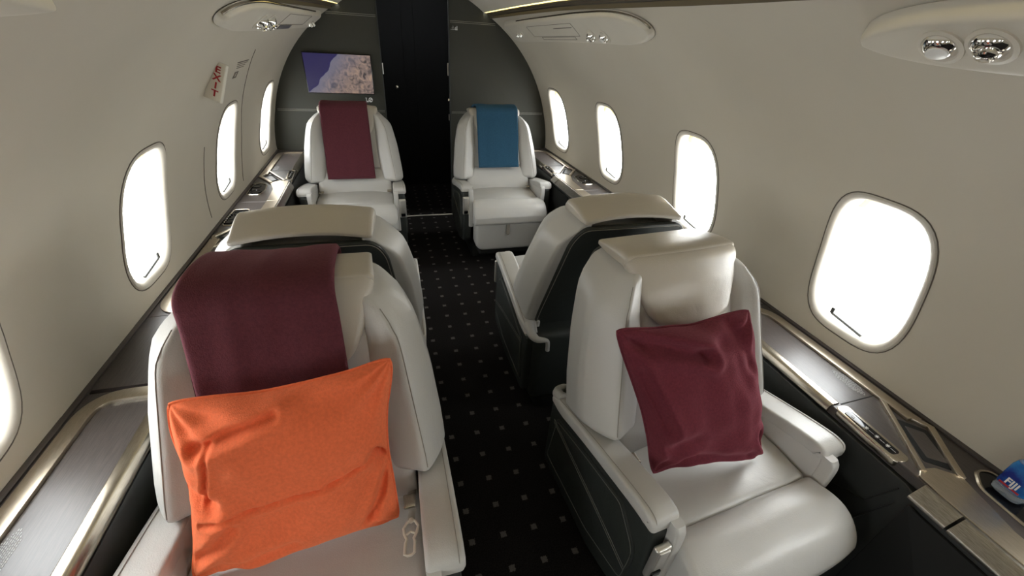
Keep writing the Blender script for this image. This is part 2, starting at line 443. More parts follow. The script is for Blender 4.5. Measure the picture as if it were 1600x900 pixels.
def build_window(side, yc, n):
    root = empty('window_%d' % n); root['kind'] = 'structure'
    ts = [];  K = 64
    for q in range(K):
        th = 2 * PI * q / K; ts.append((math.cos(th), math.sin(th)))
    yc2 = yc
    rings = [(1.012, 1.012, -.004), (1.0, 1.0, .0015), (.98, .985, .0045), (.94, .955, .0035), (.90, .925, .000), (.875, .905, -.007), (.855, .885, -.022), (.84, .872, -.045), (.83, .862, -.062)]
    mb = MB(); vs = []
    for (sy, sa, off) in rings: vs += win_loop(side, yc2, sy, sa, off, ts)
    fs = [(r * K + q, r * K + (q + 1) % K, (r + 1) * K + (q + 1) % K, (r + 1) * K + q) for r in range(len(rings) - 1) for q in range(K)]
    mb.add(vs, fs); mb.build('window_frame', M['winframe'], root, recalc=False)
    g = MB(); g.tube(win_loop(side, yc2, 1.012, 1.010, .0010, ts), .0016, closed=True, n=6); g.build('frame_gap', M['winseam'], root)
    pl = win_loop(side, yc2, .815, .855, -.058, ts)
    p = MB(); c = sum(pl, Vector()) / K
    p.add(pl + [c], [(q, (q + 1) % K, K) for q in range(K)]); p.build('glass_pane', M['pane'], root, recalc=False)
    sh = MB()
    def shf(off):
        def f(u, v):
            wv = lerp(.70, .50, v); return wall_pt(side, yc2 + (u - .5) * 2 * WHY * wv, WC + WHA * lerp(.64, .86, v), off + .002 * math.sin(u * 60))
        return f
    sh.slab(24, 3, shf(-.048), shf(-.052)); sh.build('pleated_shade', M['shade'], root)
    # pull bar of the window shade at the lower edge
    hb = MB()
    y0, y1 = (yc2 - .06, yc2 + .055)
    pts = [wall_pt(side, lerp(y0, y1, t), WC - WHA * lerp(.84, .78, t), -.006) for t in (0, .2, .4, .6, .8, 1)]
    hb.tube(pts, .0048, n=6)
    a = wall_pt(side, y1, WC - WHA * .77, -.004); hb.rbox(a + Vector((0, 0, .008)), (.006, .012, .022), .002)
    hb.build('shade_pull', M['grey'], root)
    return root
nwin = 0
for side in (-1, 1):
    for yc in WIN[side]: nwin += 1; build_window(side, yc, nwin)

# floor, from behind the camera to the far vestibule
f = MB(); f.add([(-1.0, Y_BACK, 0), (1.6, Y_BACK, 0), (1.6, 4.75, 0), (-1.0, 4.75, 0)], [(0, 1, 2, 3)])
f.add([(-1.0, Y_BACK, -.03), (1.6, Y_BACK, -.03), (1.6, 4.75, -.03), (-1.0, 4.75, -.03)], [(3, 2, 1, 0)])
structure(f.build('floor', M['carpet'], recalc=False, smooth=False))
# ceiling between the two valances
def ceil_pt(t, y):
    lx = wall_pt(-1, y, val_ang(y) + 1.2); rx = wall_pt(1, y, val_ang(y) + 1.2); x = lerp(lx.x + .028, rx.x - .028, t); s = abs(2 * t - 1)
    return Vector((x, y, lerp(lx.z, rx.z, t) + .012 + .15 * (1 - s ** 2.6)))
c = MB(); c.grid(24, 24, lambda u, v: ceil_pt(u, lerp(Y_BACK, Y_BULK, v)))
structure(c.build('ceiling', M['shell'], recalc=False))
# bronze valances with warm light strips, one pair per side
for side in (-1, 1):
    v = MB()
    sec = [(0, -.010), (.0, .006), (.010, .010), (.014, .018), (.022, .020), (.026, .028), (.034, .028), (.034, .040), (-.01, .05), (-.03, .02)]
    fr = []
    for i in range(25):
        y = lerp(Y_BACK, Y_BULK, i / 24); fr.append((wall_pt(side, y, val_ang(y)), Vector((-side, 0, 0)), Vector((0, 0, 1)), 1, 1))
    v.sweep(fr, [(a, b - .004) for a, b in sec]); 
    vo = structure(v.build('trim_1' if side < 0 else 'trim_2', M['valance'], sharp=30))
    # joints
    ls = empty('light_strip', (0, 0, 0), 0, 'warm yellow ceiling light strip %s' % ('above the left windows' if side < 0 else 'above the right windows'), 'ceiling light', 'ceiling light strips')
    d = MB(); fr = []
    for i in range(25):
        y = lerp(Y_BACK, Y_BULK - .03, i / 24); fr.append((wall_pt(side, y, val_ang(y)) + Vector((-side * .038, 0, .026)), Vector((-side, 0, 0)), Vector((0, 0, 1)), 1, 1))
    d.sweep(fr, [(-.006, -.004), (.008, -.004), (.012, .006), (-.002, .013)]); d.build('diffuser', M['strip'], ls, sharp=30)
    h = MB(); fr2 = [(o + Vector((0, 0, .013)), a, b, sx, sy) for (o, a, b, sx, sy) in fr]
    h.sweep(fr2, [(-.002, 0), (.006, 0), (.006, .003), (-.002, .003)]); h.build('housing', M['valance'], ls, sharp=30)

# bulkhead with its opening
DX0, DX1 = -.005, .508
def bulk_outline(side):
    pts = []
    for i in range(40):
        a = lerp(-35, val_ang(Y_BULK), i / 39); p = wall_pt(side, Y_BULK, a, -.01); pts.append((p.x, p.z))
    n = 10
    for i in range(n + 1):
        t = i / n; cp = ceil_pt(t / 2 if side < 0 else 1 - t / 2, Y_BULK)
        if (side < 0 and cp.x < DX0) or (side > 0 and cp.x > DX1): pts.append((cp.x, cp.z + .01))
    dx = DX0 if side < 0 else DX1
    pts += [(dx, 1.78), (dx, 0)]; return pts
for side in (-1, 1):
    b = MB(); poly = bulk_outline(side); n = len(poly)
    b.add([(x, Y_BULK, z) for x, z in poly] + [(x, Y_BULK + .03, z) for x, z in poly], [tuple(range(n)), tuple(range(2 * n - 1, n - 1, -1))] + [(i, (i + 1) % n, n + (i + 1) % n, n + i) for i in range(n)])
    o = structure(b.build('wall_front', M['panel'], smooth=False))
    st = MB()
    for z in (.905, 1.545):
        for dz in (-.005, .005):
            xs = [DX0 - .012, XC - math.sqrt(max(.01, 1.085 ** 2 - (z - Z0) ** 2))] if side < 0 else [DX1 + .012, XC + math.sqrt(1.10 ** 2 - (z - Z0) ** 2)]
            if z > 1.5: xs[1] = wall_pt(side, Y_BULK, 56.5).x
            st.tube([(xs[0], Y_BULK - .001, z + dz), (xs[1], Y_BULK - .001, z + dz)], .0011, n=4)
    st.build('stitching', M['stitch'], o)
    e = MB(); dx = DX0 if side < 0 else DX1
    e.rbox((dx + side * .002, Y_BULK + .012, .88), (.006, .045, 1.76), .002); e.build('opening_edge', M['side'], o)
    if side < 0:
        k = MB(); k.rbox((DX0 + .004, Y_BULK - .004, 1.21), (.008, .010, .075), .002); k.build('strike_plate', M['white'], o)
    else:
        k = MB(); k.rbox((DX1 - .008, Y_BULK - .004, 1.0), (.018, .012, .022), .004); k.build('latch', M['nickel'], o)
        k = MB(); k.rbox((DX1 - .006, Y_BULK + .03, 1.22), (.012, .012, .09), .003); k.rbox((DX1 - .006, Y_BULK + .03, .86), (.008, .01, .05), .003); k.build('hinge', M['brush'], o)
# dark vestibule beyond the opening
YD = 4.58
v = MB(); x0, x1, zt = -.20, .72, 1.80
v.add([(x0, Y_BULK + .03, 0), (x0, YD + .1, 0), (x0, YD + .1, zt), (x0, Y_BULK + .03, zt)], [(0, 1, 2, 3)]); structure(v.build('wall_vestibule', M['door'], recalc=False, smooth=False))
v = MB(); v.add([(x1, Y_BULK + .03, 0), (x1, YD + .1, 0), (x1, YD + .1, zt), (x1, Y_BULK + .03, zt)], [(3, 2, 1, 0)]); structure(v.build('wall_vestibule', M['door'], recalc=False, smooth=False))
v = MB(); v.add([(x0, Y_BULK + .03, zt), (x0, YD + .1, zt), (x1, YD + .1, zt), (x1, Y_BULK + .03, zt)], [(0, 1, 2, 3)]); structure(v.build('ceiling_vestibule', M['door'], recalc=False, smooth=False))
dr = empty('door_1'); dr['kind'] = 'structure'
v = MB(); v.rbox(((x0 + x1) / 2, YD + .02, zt / 2), (x1 - x0, .04, zt), .004)
for xx in (.20, .31): v.rbox((xx, YD - .001, .9), (.006, .006, 1.7), .002)
v.build('door_leaf', M['door'], dr)
v = MB(); v.lathe([(.0, .0), (.014, .0), (.016, -.006), (.010, -.012), (.010, -.02), (.018, -.026), (.020, -.036), (.014, -.046), (0.001, -.048)], (.114, YD, .985), (0, 1, 0), 18); v.build('knob', M['chrome'], dr)
t = MB(); t.rbox((.2515, Y_BULK - .005, .004), (.515, .016, .008), .003); structure(t.build('threshold', M['signface']))
# rear wall behind the camera
b = MB(); b.add([(-1.1, Y_BACK, 0), (1.65, Y_BACK, 0), (1.65, Y_BACK, 1.9), (-1.1, Y_BACK, 1.9)], [(0, 1, 2, 3)])
structure(b.build('wall_back', M['wall'], recalc=False, smooth=False))

# emergency hatch outline on the left wall
h = MB()
path = [(2.15, 1.4), (2.117, 11.8), (2.117, 19.4), (2.135, 28), (2.17, 36), (2.22, 41.5), (2.30, 44.2), (2.38, 44.0), (2.456, 41.5), (2.58, 33.0), (2.66, 25.1), (2.723, 17.2), (2.74, 9), (2.72, 1.4)]
for part in (path[:3], path[8:]):
    h.tube([wall_pt(-1, p.x, p.y, .0006) for p in spline([(a, b, 0) for a, b in part], 8)], .0020, n=5)
h.build('hatch_gap', M['winseam'], wallL)

# ------------------------------------------------------------------ seats
SHELL_REAR = lambda z: -.185 - .300 * (z - .46)
CF = lambda z: .055 - .40 * (z - .46)       # centre cushion front
def boxsec(w, h, r, k=4):
    return rpoly([(-w / 2, -h / 2), (w / 2, -h / 2), (w / 2, h / 2), (-w / 2, h / 2)], r, k)

def make_seat(sg, name='passenger_seat'):
    """sg: side (in seat coordinates, seat faces +y) on which the aisle lies"""
    R = empty(name)
    X = lambda x: sg * x            # local +x is the aisle side before mirroring
    # base and lower body
    b = MB(); b.prism(rpoly([(-.25, -.25), (.25, -.25), (.25, .27), (-.25, .27)], .05), lambda a, c, t: (X(a), c, t), 0.0, .10, .008)
    b.prism(rpoly([(-.29, -.255), (.29, -.255), (.29, .22), (-.29, .22)], .05), lambda a, c, t: (X(a), c, t), .09, .40, .02)
    b.build('base', M['matblack'], R)
    # seat cushion: rear panel and front roll
    def cush(u, v, w):   # u across, v fore-aft, w height
        hw = .252; x = (u - .5) * 2 * hw; y = lerp(-.14, .285, v)
        z = lerp(.34, .462, w)
        if w > .5:
            z += .012 * (1 - (2 * u - 1) ** 2) * (1 - .3 * v) + .006 * math.sin(v * 3) - .010 * math.exp(-((v - .75) / .12) ** 2) * (u - .3)
            z += .004 * noise.noise(Vector((u * 5, v * 6, 3 + sg)))
        return (X(x), y, z)
    b = MB(); b.ubox((.5, .42, .12), .022, cush, k=4, mid=12); b.build('seat_cushion', M['cream'], R)
    def roll(u, v, w):
        hw = lerp(.252, .266, min(1, max(0, (v - .2) / .4))); x = (u - .5) * 2 * hw; y = lerp(.279, .450, v)
        zt = .470 + .010 * (1 - (2 * u - 1) ** 4) * min(1, v * 2 + .2) + .010 * math.sin(min(1, v * 1.6) * PI) - .075 * max(0, (v - .55) / .45) ** 2.2 + .004 * noise.noise(Vector((u * 4, v * 3, 8 + sg)))
        zb = .315 + .02 * v ** 3
        y += (.012 * (1 - (2 * u - 1) ** 4) - .030 * abs(2 * w - .9) ** 3 * (w < .45)) * v
        return (X(x), y, lerp(zb, zt, w))
    b = MB(); b.ubox((.5, .17, .15), .018, roll, k=4, mid=12)
    b.build('front_roll', M['cream'], R)
    # leg rest
    def leg(u, v, w):
        z = lerp(.125, .345, w); hw = .25 - .045 * max(0, 1 - (w / .28)) ** 2; return (X((u - .5) * 2 * hw), lerp(.30, .435, v) - .02 * (1 - w) * v, z)
    b = MB(); b.ubox((.5, .12, .22), .02, leg, k=4, mid=8); lr = b.build('leg_rest', M['cream'], R)
    b = MB(); b.rbox((X(.02), .442, .305), (.024, .008, .085), .003); b.rbox((X(.02), .444, .262), (.018, .009, .012), .004); b.build('pull_strap', M['seam'], lr)
    b = MB(); b.rbox((0, .28, .10), (.44, .22, .05), .02); b.build('leg_rest_base', M['matblack'], R)
    # back cushion, two panels
    def back(z0, z1, hw0, hw1, bulge):
        def f(u, v, w):
            z = lerp(z0, z1, w); hw = lerp(hw0, hw1, w); x = (u - .5) * 2 * hw
            y = lerp(CF(z) - .12, CF(z), v) + (bulge * (1 - (2 * w - 1) ** 2) - .012 * (1 - (2 * u - 1) ** 2)) * (v > .5)
            y += .004 * noise.noise(Vector((u * 4, z * 9, 5 + sg))) * (v > .5)
            return (X(x), y, z)
        return f
    b = MB(); b.ubox((.36, .12, .22), .022, back(.43, .630, .249, .240, .016), k=4, mid=8); b.build('lumbar_cushion', M['cream'], R)
    b = MB(); b.ubox((.36, .12, .30), .022, back(.618, .93, .19, .17, .010), k=4, mid=8); b.build('back_cushion', M['cream'], R)
    # side bolsters
    XI = lambda z: interp(z, [(.45, .200), (.6, .180), (.75, .160), (.88, .165), (.97, .150)])
    XO = lambda z: interp(z, [(.45, .336), (.60, .330), (.75, .312), (.85, .290), (.89, .278), (.925, .258), (.95, .236), (.975, .215)])
    def fprof(u): return interp(u, [(0, .008), (.2, .024), (.45, .038), (.56, .046), (.64, .043), (.72, .030), (.85, .000), (1, -.040)])
    for s in (-1, 1):
        def ZT(u, w, v=1): return lerp(lerp(.462, .552, v), .972, w) - .022 * max(0, (w - .8) / .2) * max(0, (u - .3) / .7)
        def bol(u, v, w, s=s):
            z = ZT(u, w, v); zz = lerp(lerp(.462, .552, v), .972, w); x = lerp(XI(zz), XO(zz) * lerp(.92, 1, min(1, v * 1.4)), u)
            k = 1 - .5 * max(0, (w - .85) / .15)
            y = lerp(SHELL_REAR(zz) + .012, CF(zz) + fprof(u) * k, v)
            return (s * x, y, z)
        b = MB(); b.ubox((.15, .24, .50), .022, bol, k=5, mid=12)
        pts = []
        for i in range(26):
            w = lerp(.04, .955, i / 25); u = .63; zz = lerp(.552, .972, w); k = 1 - .5 * max(0, (w - .85) / .15)
            pts.append((s * lerp(XI(zz), XO(zz), u), CF(zz) + fprof(u) * k + .0002, ZT(u, w)))
        b.tube(pts, .0014, m=1, n=5)
        b.build('side_bolster', [M['cream'], M['seam']], R)
    # headrest
    def hw(z): return interp(z, [(.82, .112), (.86, .148), (.92, .176), (.975, .194), (1.03, .200)])
    def head(u, v, w):
        z = lerp(.828, 1.002, w); h = hw(z); x = (u - .5) * 2 * h
        fy = lerp(-.040, -.142, w); y = lerp(fy - .085, fy, v) - .020 * (2 * u - 1) ** 2 * (v > .5)
        z2 = z + (.010 * (1 - (2 * u - 1) ** 2) if w > .5 else -.006 * (1 - (2 * u - 1) ** 2))
        return (X(x), y, z2)
    b = MB(); b.ubox((.36, .09, .17), .024, head, k=5, mid=8)
    # crown that slopes down over the top of the back shell
    def cap(u, v, w):
        h = lerp(.186, .197, v); x = (u - .5) * 2 * h; y = lerp(-.318, -.150, v) - .020 * (2 * u - 1) ** 2
        top = interp(v, [(0, .982), (.25, .991), (.5, .999), (.75, 1.004), (1, 1.003)]); bot = interp(v, [(0, .966), (.4, .960), (1, .965)])
        z = lerp(bot, top, w) + .011 * (1 - (2 * u - 1) ** 2)
        return (X(x), y, z)
    b.ubox((.40, .20, .045), .015, cap, k=5, mid=8)
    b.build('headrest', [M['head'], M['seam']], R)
    # rear shell
    prof = rpoly([(-.275, .36, 0), (-.270, .52, .05), (-.225, .90, .05), (-.195, .955, .035), (.195, .955, .035), (.225, .90, .05), (.270, .52, .05), (.275, .36, 0)], .03, 5)
    b = MB(); b.prism(prof, lambda a, c, t: (X(a), SHELL_REAR(c) - .014 + t + .02 * (a / .3) ** 2, c + .012 * (1 - (a / .2) ** 2) * max(0, (c - .9) / .065)), 0, .03, .006, k=2)
    sh = b.build('back_shell', M['dark'], R)
    b = MB(); pts = [(X(a), SHELL_REAR(c) - .0145 + .02 * (a / .3) ** 2, c + .012 * (1 - (a / .2) ** 2) * max(0, (c - .9) / .065)) for a, c in inset(prof, .007)][1:-1]
    b.tube(pts, .0013, n=5); b.build('shell_piping', M['seam'], sh)
    b = MB()  # lower rear body
    b.ubox((.6, .2, .42), .04, lambda u, v, w: (X((u - .5) * .58), lerp(-.262, -.10, v), lerp(.08, .455, w)), k=4, mid=5)
    b.build('lower_shell', M['dark'], R)
    # arms
    TOP = [(-.235, .462), (-.18, .478), (-.10, .500), (0, .525), (.10, .546), (.18, .562), (.24, .571), (.285, .568)]
    topz = lambda y: interp(y, TOP)
    for s in (1, -1):
        ais = s == 1
        sx = lambda x, s=s: sg * s * x
        arm = bpy.data.objects.new('armrest', None); COL.objects.link(arm); arm.parent = R
        # body panel
        poly = [(-.235, .12, .03), (.10, .10, .02), (.295, .16, .03), (.305, .30, .03), (.290, .535, .03)] + [(y, z - .035, 0) for y, z in reversed(TOP[:-1])]
        xi, xo = (.262, .322) if ais else (.262, .335)
        b = MB(); b.prism(rpoly(poly, .02), lambda a, c, t: (sx(t), a, c), xi, xo, .012, k=3)
        b.build('arm_panel', M['dark'], arm)
        # cream inner lining
        poly2 = [(-.20, .36, 0), (.300, .26, .02), (.312, .40, .02), (.305, .55, .02), (.10, .545, 0), (-.20, .48, 0)]
        b = MB(); b.prism(rpoly(poly2, .02), lambda a, c, t: (sx(t), a, c), .252, .266, .006)
        if True:
            pts = spline([(sx(.2515), -.15, .505), (sx(.2515), -.02, .49), (sx(.2515), .10, .455), (sx(.2515), .14, .43), (sx(.2515), .150, .36)], 6); b.tube(pts, .0022, m=1, n=5)
        b.build('arm_lining', [M['cream'], M['seam']], arm)
        # padded top that turns down at the front
        w = .084 if ais else .092; cx = .292 if ais else .297
        path = TOP[:-1] + [(.262, .571), (.279, .566), (.287, .553), (.289, .535)]
        P = spline([(0, y, z) for y, z in path], 5); fr = []
        for i, p in enumerate(P):
            t = (P[min(i + 1, len(P) - 1)] - P[max(i - 1, 0)]).normalized(); nrm = Vector((0, -t.z, t.y))
            e = i / (len(P) - 1); sc = min(1, .5 + 6 * e)
            wsc = interp(p.y, [(-.24, .60), (-.15, .85), (.1, 1.0)]); off = interp(p.y, [(-.24, .006), (.1, 0)])
            fr.append((Vector((sx(cx + off), p.y, p.z)) - nrm * .020, Vector((sg * s, 0, 0)), nrm, wsc * (1 if e < .97 else .93), sc))
        sec = boxsec(w, .044, .012, 5)
        b = MB(); b.sweep(fr, sec)
        # cream edge running down the front, inner side
        pth = spline([(0, .300, .556), (0, .310, .54), (0, .314, .50), (0, .314, .40), (0, .312, .28)], 5); fr = []
        for i, p in enumerate(pth):
            fr.append((Vector((sx(.266), p.y - .012, p.z)), Vector((sg * s, 0, 0)), Vector((0, 1, 0)), 1, 1))
        b.sweep(fr, boxsec(.030, .040, .009, 4))
        # stitch line on the pad
        pts = []
        for i in range(4, len(P) - 6):
            p = P[i]; pts.append((sx(cx + w * .33), p.y, p.z + .0035))
        b.tube(pts, .0011, m=1, n=4)
        b.build('arm_pad', [M['cream'], M['seam']], arm)
        # rear trim where the arm wraps round the back
        b = MB(); pts = spline([(sx(.302), -.19, .468), (sx(.300), -.235, .450), (sx(.285), -.262, .440), (sx(.255), -.272, .438), (sx(.240), -.272, .425), (sx(.236), -.272, .38)], 6)
        b.tube(pts, [lerp(.024, .009, min(1, 1.5 * i / (len(pts) - 1))) for i in range(len(pts))], n=10); b.build('rear_trim', M['cream'], arm)
        # outer face: raised inset with stitching
        inn = [(-.215, .17, .03), (.08, .17, .03), (.265, .23, .03), (.272, .40, .04)] + [(y, z - .075, .02) for y, z in reversed(TOP[1:-2])]
        b = MB(); ip = rpoly(inn, .03, 4); b.prism(ip, lambda a, c, t: (sx(t), a, c), xo - .004, xo + .006, .004); b.build('side_inset', M['dark'], arm)
        b = MB()
        b.tube([(sx(xo + .0062), a, c) for a, c in inset(ip, .010)], .0010, closed=True, n=4)
        b.tube(spline([(sx(xo + .0062), -.19, .385), (sx(xo + .0064), -.05, .36), (sx(xo + .0064), .12, .33), (sx(xo + .0062), .255, .30)], 5), .0010, n=4)
        b.tube(spline([(sx(xo + .0062), -.19, .373), (sx(xo + .0064), -.05, .348), (sx(xo + .0064), .12, .318), (sx(xo + .0062), .255, .288)], 5), .0010, n=4)
        b.build('stitching', M['stitch2'], arm)
        if ais:
            # chrome recline handle on the front
            b = MB(); b.rbox((sx(.304), .312, .440), (.046, .018, .130), .007); b.rbox((sx(.304), .3215, .458), (.030, .006, .080), .003, m=2)
            b.rbox((sx(.304), .322, .395), (.028, .008, .022), .003, m=1); b.build('recline_handle', [M['silver'], M['black'], M['silver']], arm)
    # belt ends
    for s in (-1, 1):
        b = MB(); b.tube([(sg * s * .236, .035, .470), (sg * s * .230, .070, .487)], .010, flat=.3, n=8); b.rbox((sg * s * .225, .085, .490), (.030, .036, .010), .004, m=1)
        b.build('seat_belt', [M['seam'], M['nickel']], R)
    return R

# prototype A: aisle on local +x; B: mirrored
YN, YM, YF = .70, 1.48, 3.05
XL, XR = -.262, .790
protoA = make_seat(1); protoB = make_seat(-1)
def put(o, x, y, rz, label):
    o.location = (x, y, 0); o.rotation_euler = (0, 0, rz); tag(o, label, 'seat', 'cream leather cabin seats'); return o
put(protoA, .800, YN, PI + math.radians(5.5), 'cream leather armchair seat holding the burgundy pillow, front right')
put(protoB, XL, YN, PI, 'cream leather armchair seat holding the orange pillow and burgundy blanket, front left')
put(copy_tree(protoA), XR - .01, YF, PI, 'cream leather armchair seat with the blue blanket, by the dark bulkhead')
put(copy_tree(protoB), XL, YF, PI, 'cream leather armchair seat with a burgundy blanket, under the wall screen')
put(copy_tree(protoB), XR, YM, 0, 'seat turned away showing its charcoal back shell, right of the aisle')
put(copy_tree(protoA), XL, YM, 0, 'seat turned away behind the large burgundy blanket, left of the aisle')

# ------------------------------------------------------------------ blankets and pillows
def blanket(name, x0, y0, path, xl, xr, thick, mtl, label, nseed, wr=.003, drop=0.):
    """path in seat (v,z); xl/xr: local x of both edges as functions of t; seat faces -y in the world"""
    P = spline([(0, a, b) for a, b in path], 6); L = [0]
    for a, b in zip(P, P[1:]): L.append(L[-1] + (b - a).length)
    N = []
    for i in range(len(P)):
        t = (P[min(i + 1, len(P) - 1)] - P[max(i - 1, 0)]).normalized(); N.append(Vector((0, -t.z, t.y)) * (1))
    def at(t):
        d = t * L[-1]
        for i in range(len(P) - 1):
            if d <= L[i + 1] + 1e-9:
                f = (d - L[i]) / max(1e-9, L[i + 1] - L[i]); return P[i].lerp(P[i + 1], f), N[i].lerp(N[i + 1], f).normalized()
        return P[-1], N[-1]
    def surf(side):
        def fn(u, v):
            p, n = at(v); x = lerp(xl(v), xr(v), u)
            e = min(u, 1 - u) * (xr(v) - xl(v)); eb = min(v, 1 - v) * L[-1]
            hth = thick / 2 * math.sqrt(max(0, 1 - max(0, 1 - min(e, eb) / (thick * .6)) ** 2))
            w = wr * noise.noise(Vector((x * 9 + nseed, v * 3.2, nseed))) + wr * .7 * noise.noise(Vector((x * 22 + nseed, v * 2, nseed * 2)))
            q = p + n * (hth * side + (w if side > 0 else min(w, 0) * 0) )
            dr = drop * (max(0, x - .188) / .045) ** 1.4 * math.exp(-((v - .30) / .30) ** 2)
            return Vector((x0 - x, y0 - q.y, q.z - dr))
        return fn
    b = MB(); b.slab(40, 70, surf(1), surf(-1))
    # fold lines seen at the side edges
    return tag(b.build(name, mtl, sharp=70), label, 'blanket', 'folded wool blankets')
TOPP = [(-.358, .968), (-.350, .990), (-.320, 1.004), (-.26, 1.019), (-.20, 1.028), (-.145, 1.028), (-.103, 1.010), (-.086, .96), (-.052, .88), (-.026, .82), (-.010, .76), (.010, .70), (.036, .645), (.062, .585)]
def P_until(z): 
    out = [p for p in TOPP[:5]]
    for p in TOPP[5:]:
        if p[1] > z: out.append(p)
    out.append((CF(z) + .058, z)); return out
blanket('blanket', XL, YF, P_until(.575), lambda t: -.128 - .014 * t, lambda t: .172 - .002 * t, .016, M['burgundy'], 'burgundy blanket draped over the far left seat below the wall screen', 3.1)
blanket('blanket', XR - .01, YF, P_until(.63), lambda t: -.165 + .012 * t, lambda t: .150 + .008 * t, .014, M['blue'], 'blue blanket draped over the far right seat headrest', 8.7, wr=.005)
blanket('blanket', XL, YN, P_until(.66), lambda t: -.108 - .026 * t, lambda t: .192 - .030 * t, .018, M['burgundy'], 'large burgundy blanket draped over the near left headrest', 5.2, wr=.004, drop=.030)

def pillow(name, BL, BR, TL, TR, tf, tb, mtl, label, seed, crease):
    BL, BR, TL, TR = map(Vector, (BL, BR, TL, TR)); N = 120
    nrm = (BR - BL).cross(TL - BL).normalized()
    if nrm.y > 0: nrm = -nrm
    def base(u, v):
        p = BL.lerp(BR, u).lerp(TL.lerp(TR, u), v); a, b = 2 * u - 1, 2 * v - 1
        c = (BL + BR + TL + TR) / 4; k = 1 - .105 * ((1 - a * a) * abs(b) ** 3 + (1 - b * b) * abs(a) ** 3)
        k += .022 * noise.noise(Vector((a * 2.2 + seed, b * 2.2, 9)))
        k -= .045 * abs(a * b) ** 9
        p = c + (p - c) * k
        p += nrm * .012 * noise.noise(Vector((u * 2 + seed, v * 2, 1))) * (abs(a) + abs(b))
        return p
    def th(u, v):
        a, b = 2 * u - 1, 2 * v - 1; return (max(0, 1 - abs(a) ** 2.6) ** .55) * (max(0, 1 - abs(b) ** 2.6) ** .55)
    def fr(u, v):
        t = th(u, v); w = .0
        w += .016 * noise.noise(Vector((u * 3.2 + seed, v * 3.2, 2))) + .005 * noise.noise(Vector((u * 8 + seed, v * 7, 4)))
        for (cu, cv) in ((0, 0), (1, 0), (0, 1), (1, 1)):
            d = math.hypot(u - cu, v - cv); th0 = math.atan2(v - cv, u - cu)
            w += .0045 * math.exp(-(d / .30) ** 2) * math.sin(th0 * 11 + seed + 3 * d)
        for (a0, b0, a1, b1, dp, wd) in crease:
            d = Vector((a1 - a0, b1 - b0)); q = Vector((u - a0, v - b0)); s = max(0, min(1, q.dot(d) / d.length_squared)); dist = (q - d * s).length
            w -= dp * math.exp(-(dist / wd) ** 2) - dp * .45 * math.exp(-((dist - wd * 1.8) / wd) ** 2)
        return base(u, v) + nrm * (tf * t + w * 1.5 * min(1, t * 2.2))
    def bk(u, v): return base(u, v) - nrm * (tb * th(u, v))
    b = MB()
    W = lambda t: .5 - .5 * math.cos(PI * t)
    b.slab(N, N, lambda u, v: fr(W(u), W(v)), lambda u, v: bk(W(u), W(v)))
    o = b.build(name, mtl, sharp=80); tag(o, label, 'pillow', 'square throw pillows')
    p = MB(); pts = [base(i / 60, 0) for i in range(60)] + [base(1, i / 60) for i in range(60)] + [base(1 - i / 60, 1) for i in range(60)] + [base(0, 1 - i / 60) for i in range(60)]
    p.tube(pts, .0040, closed=True, n=6); p.build('piping', mtl, o)
    return o
pillow('throw_pillow', (-.490, .545, .480), (-.058, .580, .490), (-.462, .692, .868), (-.034, .692, .905), .090, .022, M['orange'],
       'bright orange felt pillow leaning on the near left seat', 2.3, [(.10, .40, .92, .52, .006, .012), (.0, .60, .16, .50, .010, .040), (.03, .14, .24, .36, .010, .030), (1, .42, .90, .54, .016, .030), (.12, .80, .45, .90, .010, .03), (.86, .16, .97, .38, .012, .03), (.14, .5, .19, .82, .006, .014), (.2, .1, .5, .2, .006, .03)])
pillow('throw_pillow', (.612, .535, .484), (.972, .520, .488), (.490, .705, .893), (.895, .695, .912), .085, .022, M['burgundy_pillow'],
       'burgundy felt pillow leaning on the near right seat', 6.1, [(.08, .93, .5, .82, .014, .045), (.5, .82, .86, .93, .006, .045), (.1, .25, .3, .30, .008, .05), (.9, .2, .97, .05, .012, .04), (.80, .97, .86, .70, .005, .04), (.05, .75, .12, .4, .008, .03), (.25, .12, .75, .08, .010, .05)])

# loose belt tongue hanging at the near left seat
bt = empty('seat_belt_tongue', (0, 0, 0), 0, 'cream seat belt tongue beside the orange pillow', 'seat belt')
b = MB()
o = Vector((-.040, .530, .486))
outl = [(0, .040), (.010, .034), (.017, .022), (.014, .008), (.008, -.004), (.011, -.012), (.011, -.036), (.004, -.040), (-.004, -.040), (-.011, -.036), (-.011, -.012), (-.008, -.004), (-.014, .008), (-.017, .022), (-.010, .034)]
fnb = lambda a, c: o + Vector((a + c * .12, c * .95, .001 * 0 + .10 * c))
b.tube([fnb(a, c) for a, c in outl], .0036, closed=True, n=8); b.tube([fnb(-.012, .006), fnb(0, .012), fnb(.012, .006)], .003, n=8)
b.lathe([(0.001, 0), (.006, 0), (.006, .006), (.001, .007)], fnb(0, .036), (0, 0, 1), 12)
b.build('tongue', M['signface'], bt)
b = MB(); b.tube([fnb(0, .04), fnb(0, .055), fnb(.0, .066)], .009, flat=.25, n=8); b.build('webbing', M['seam'], bt)

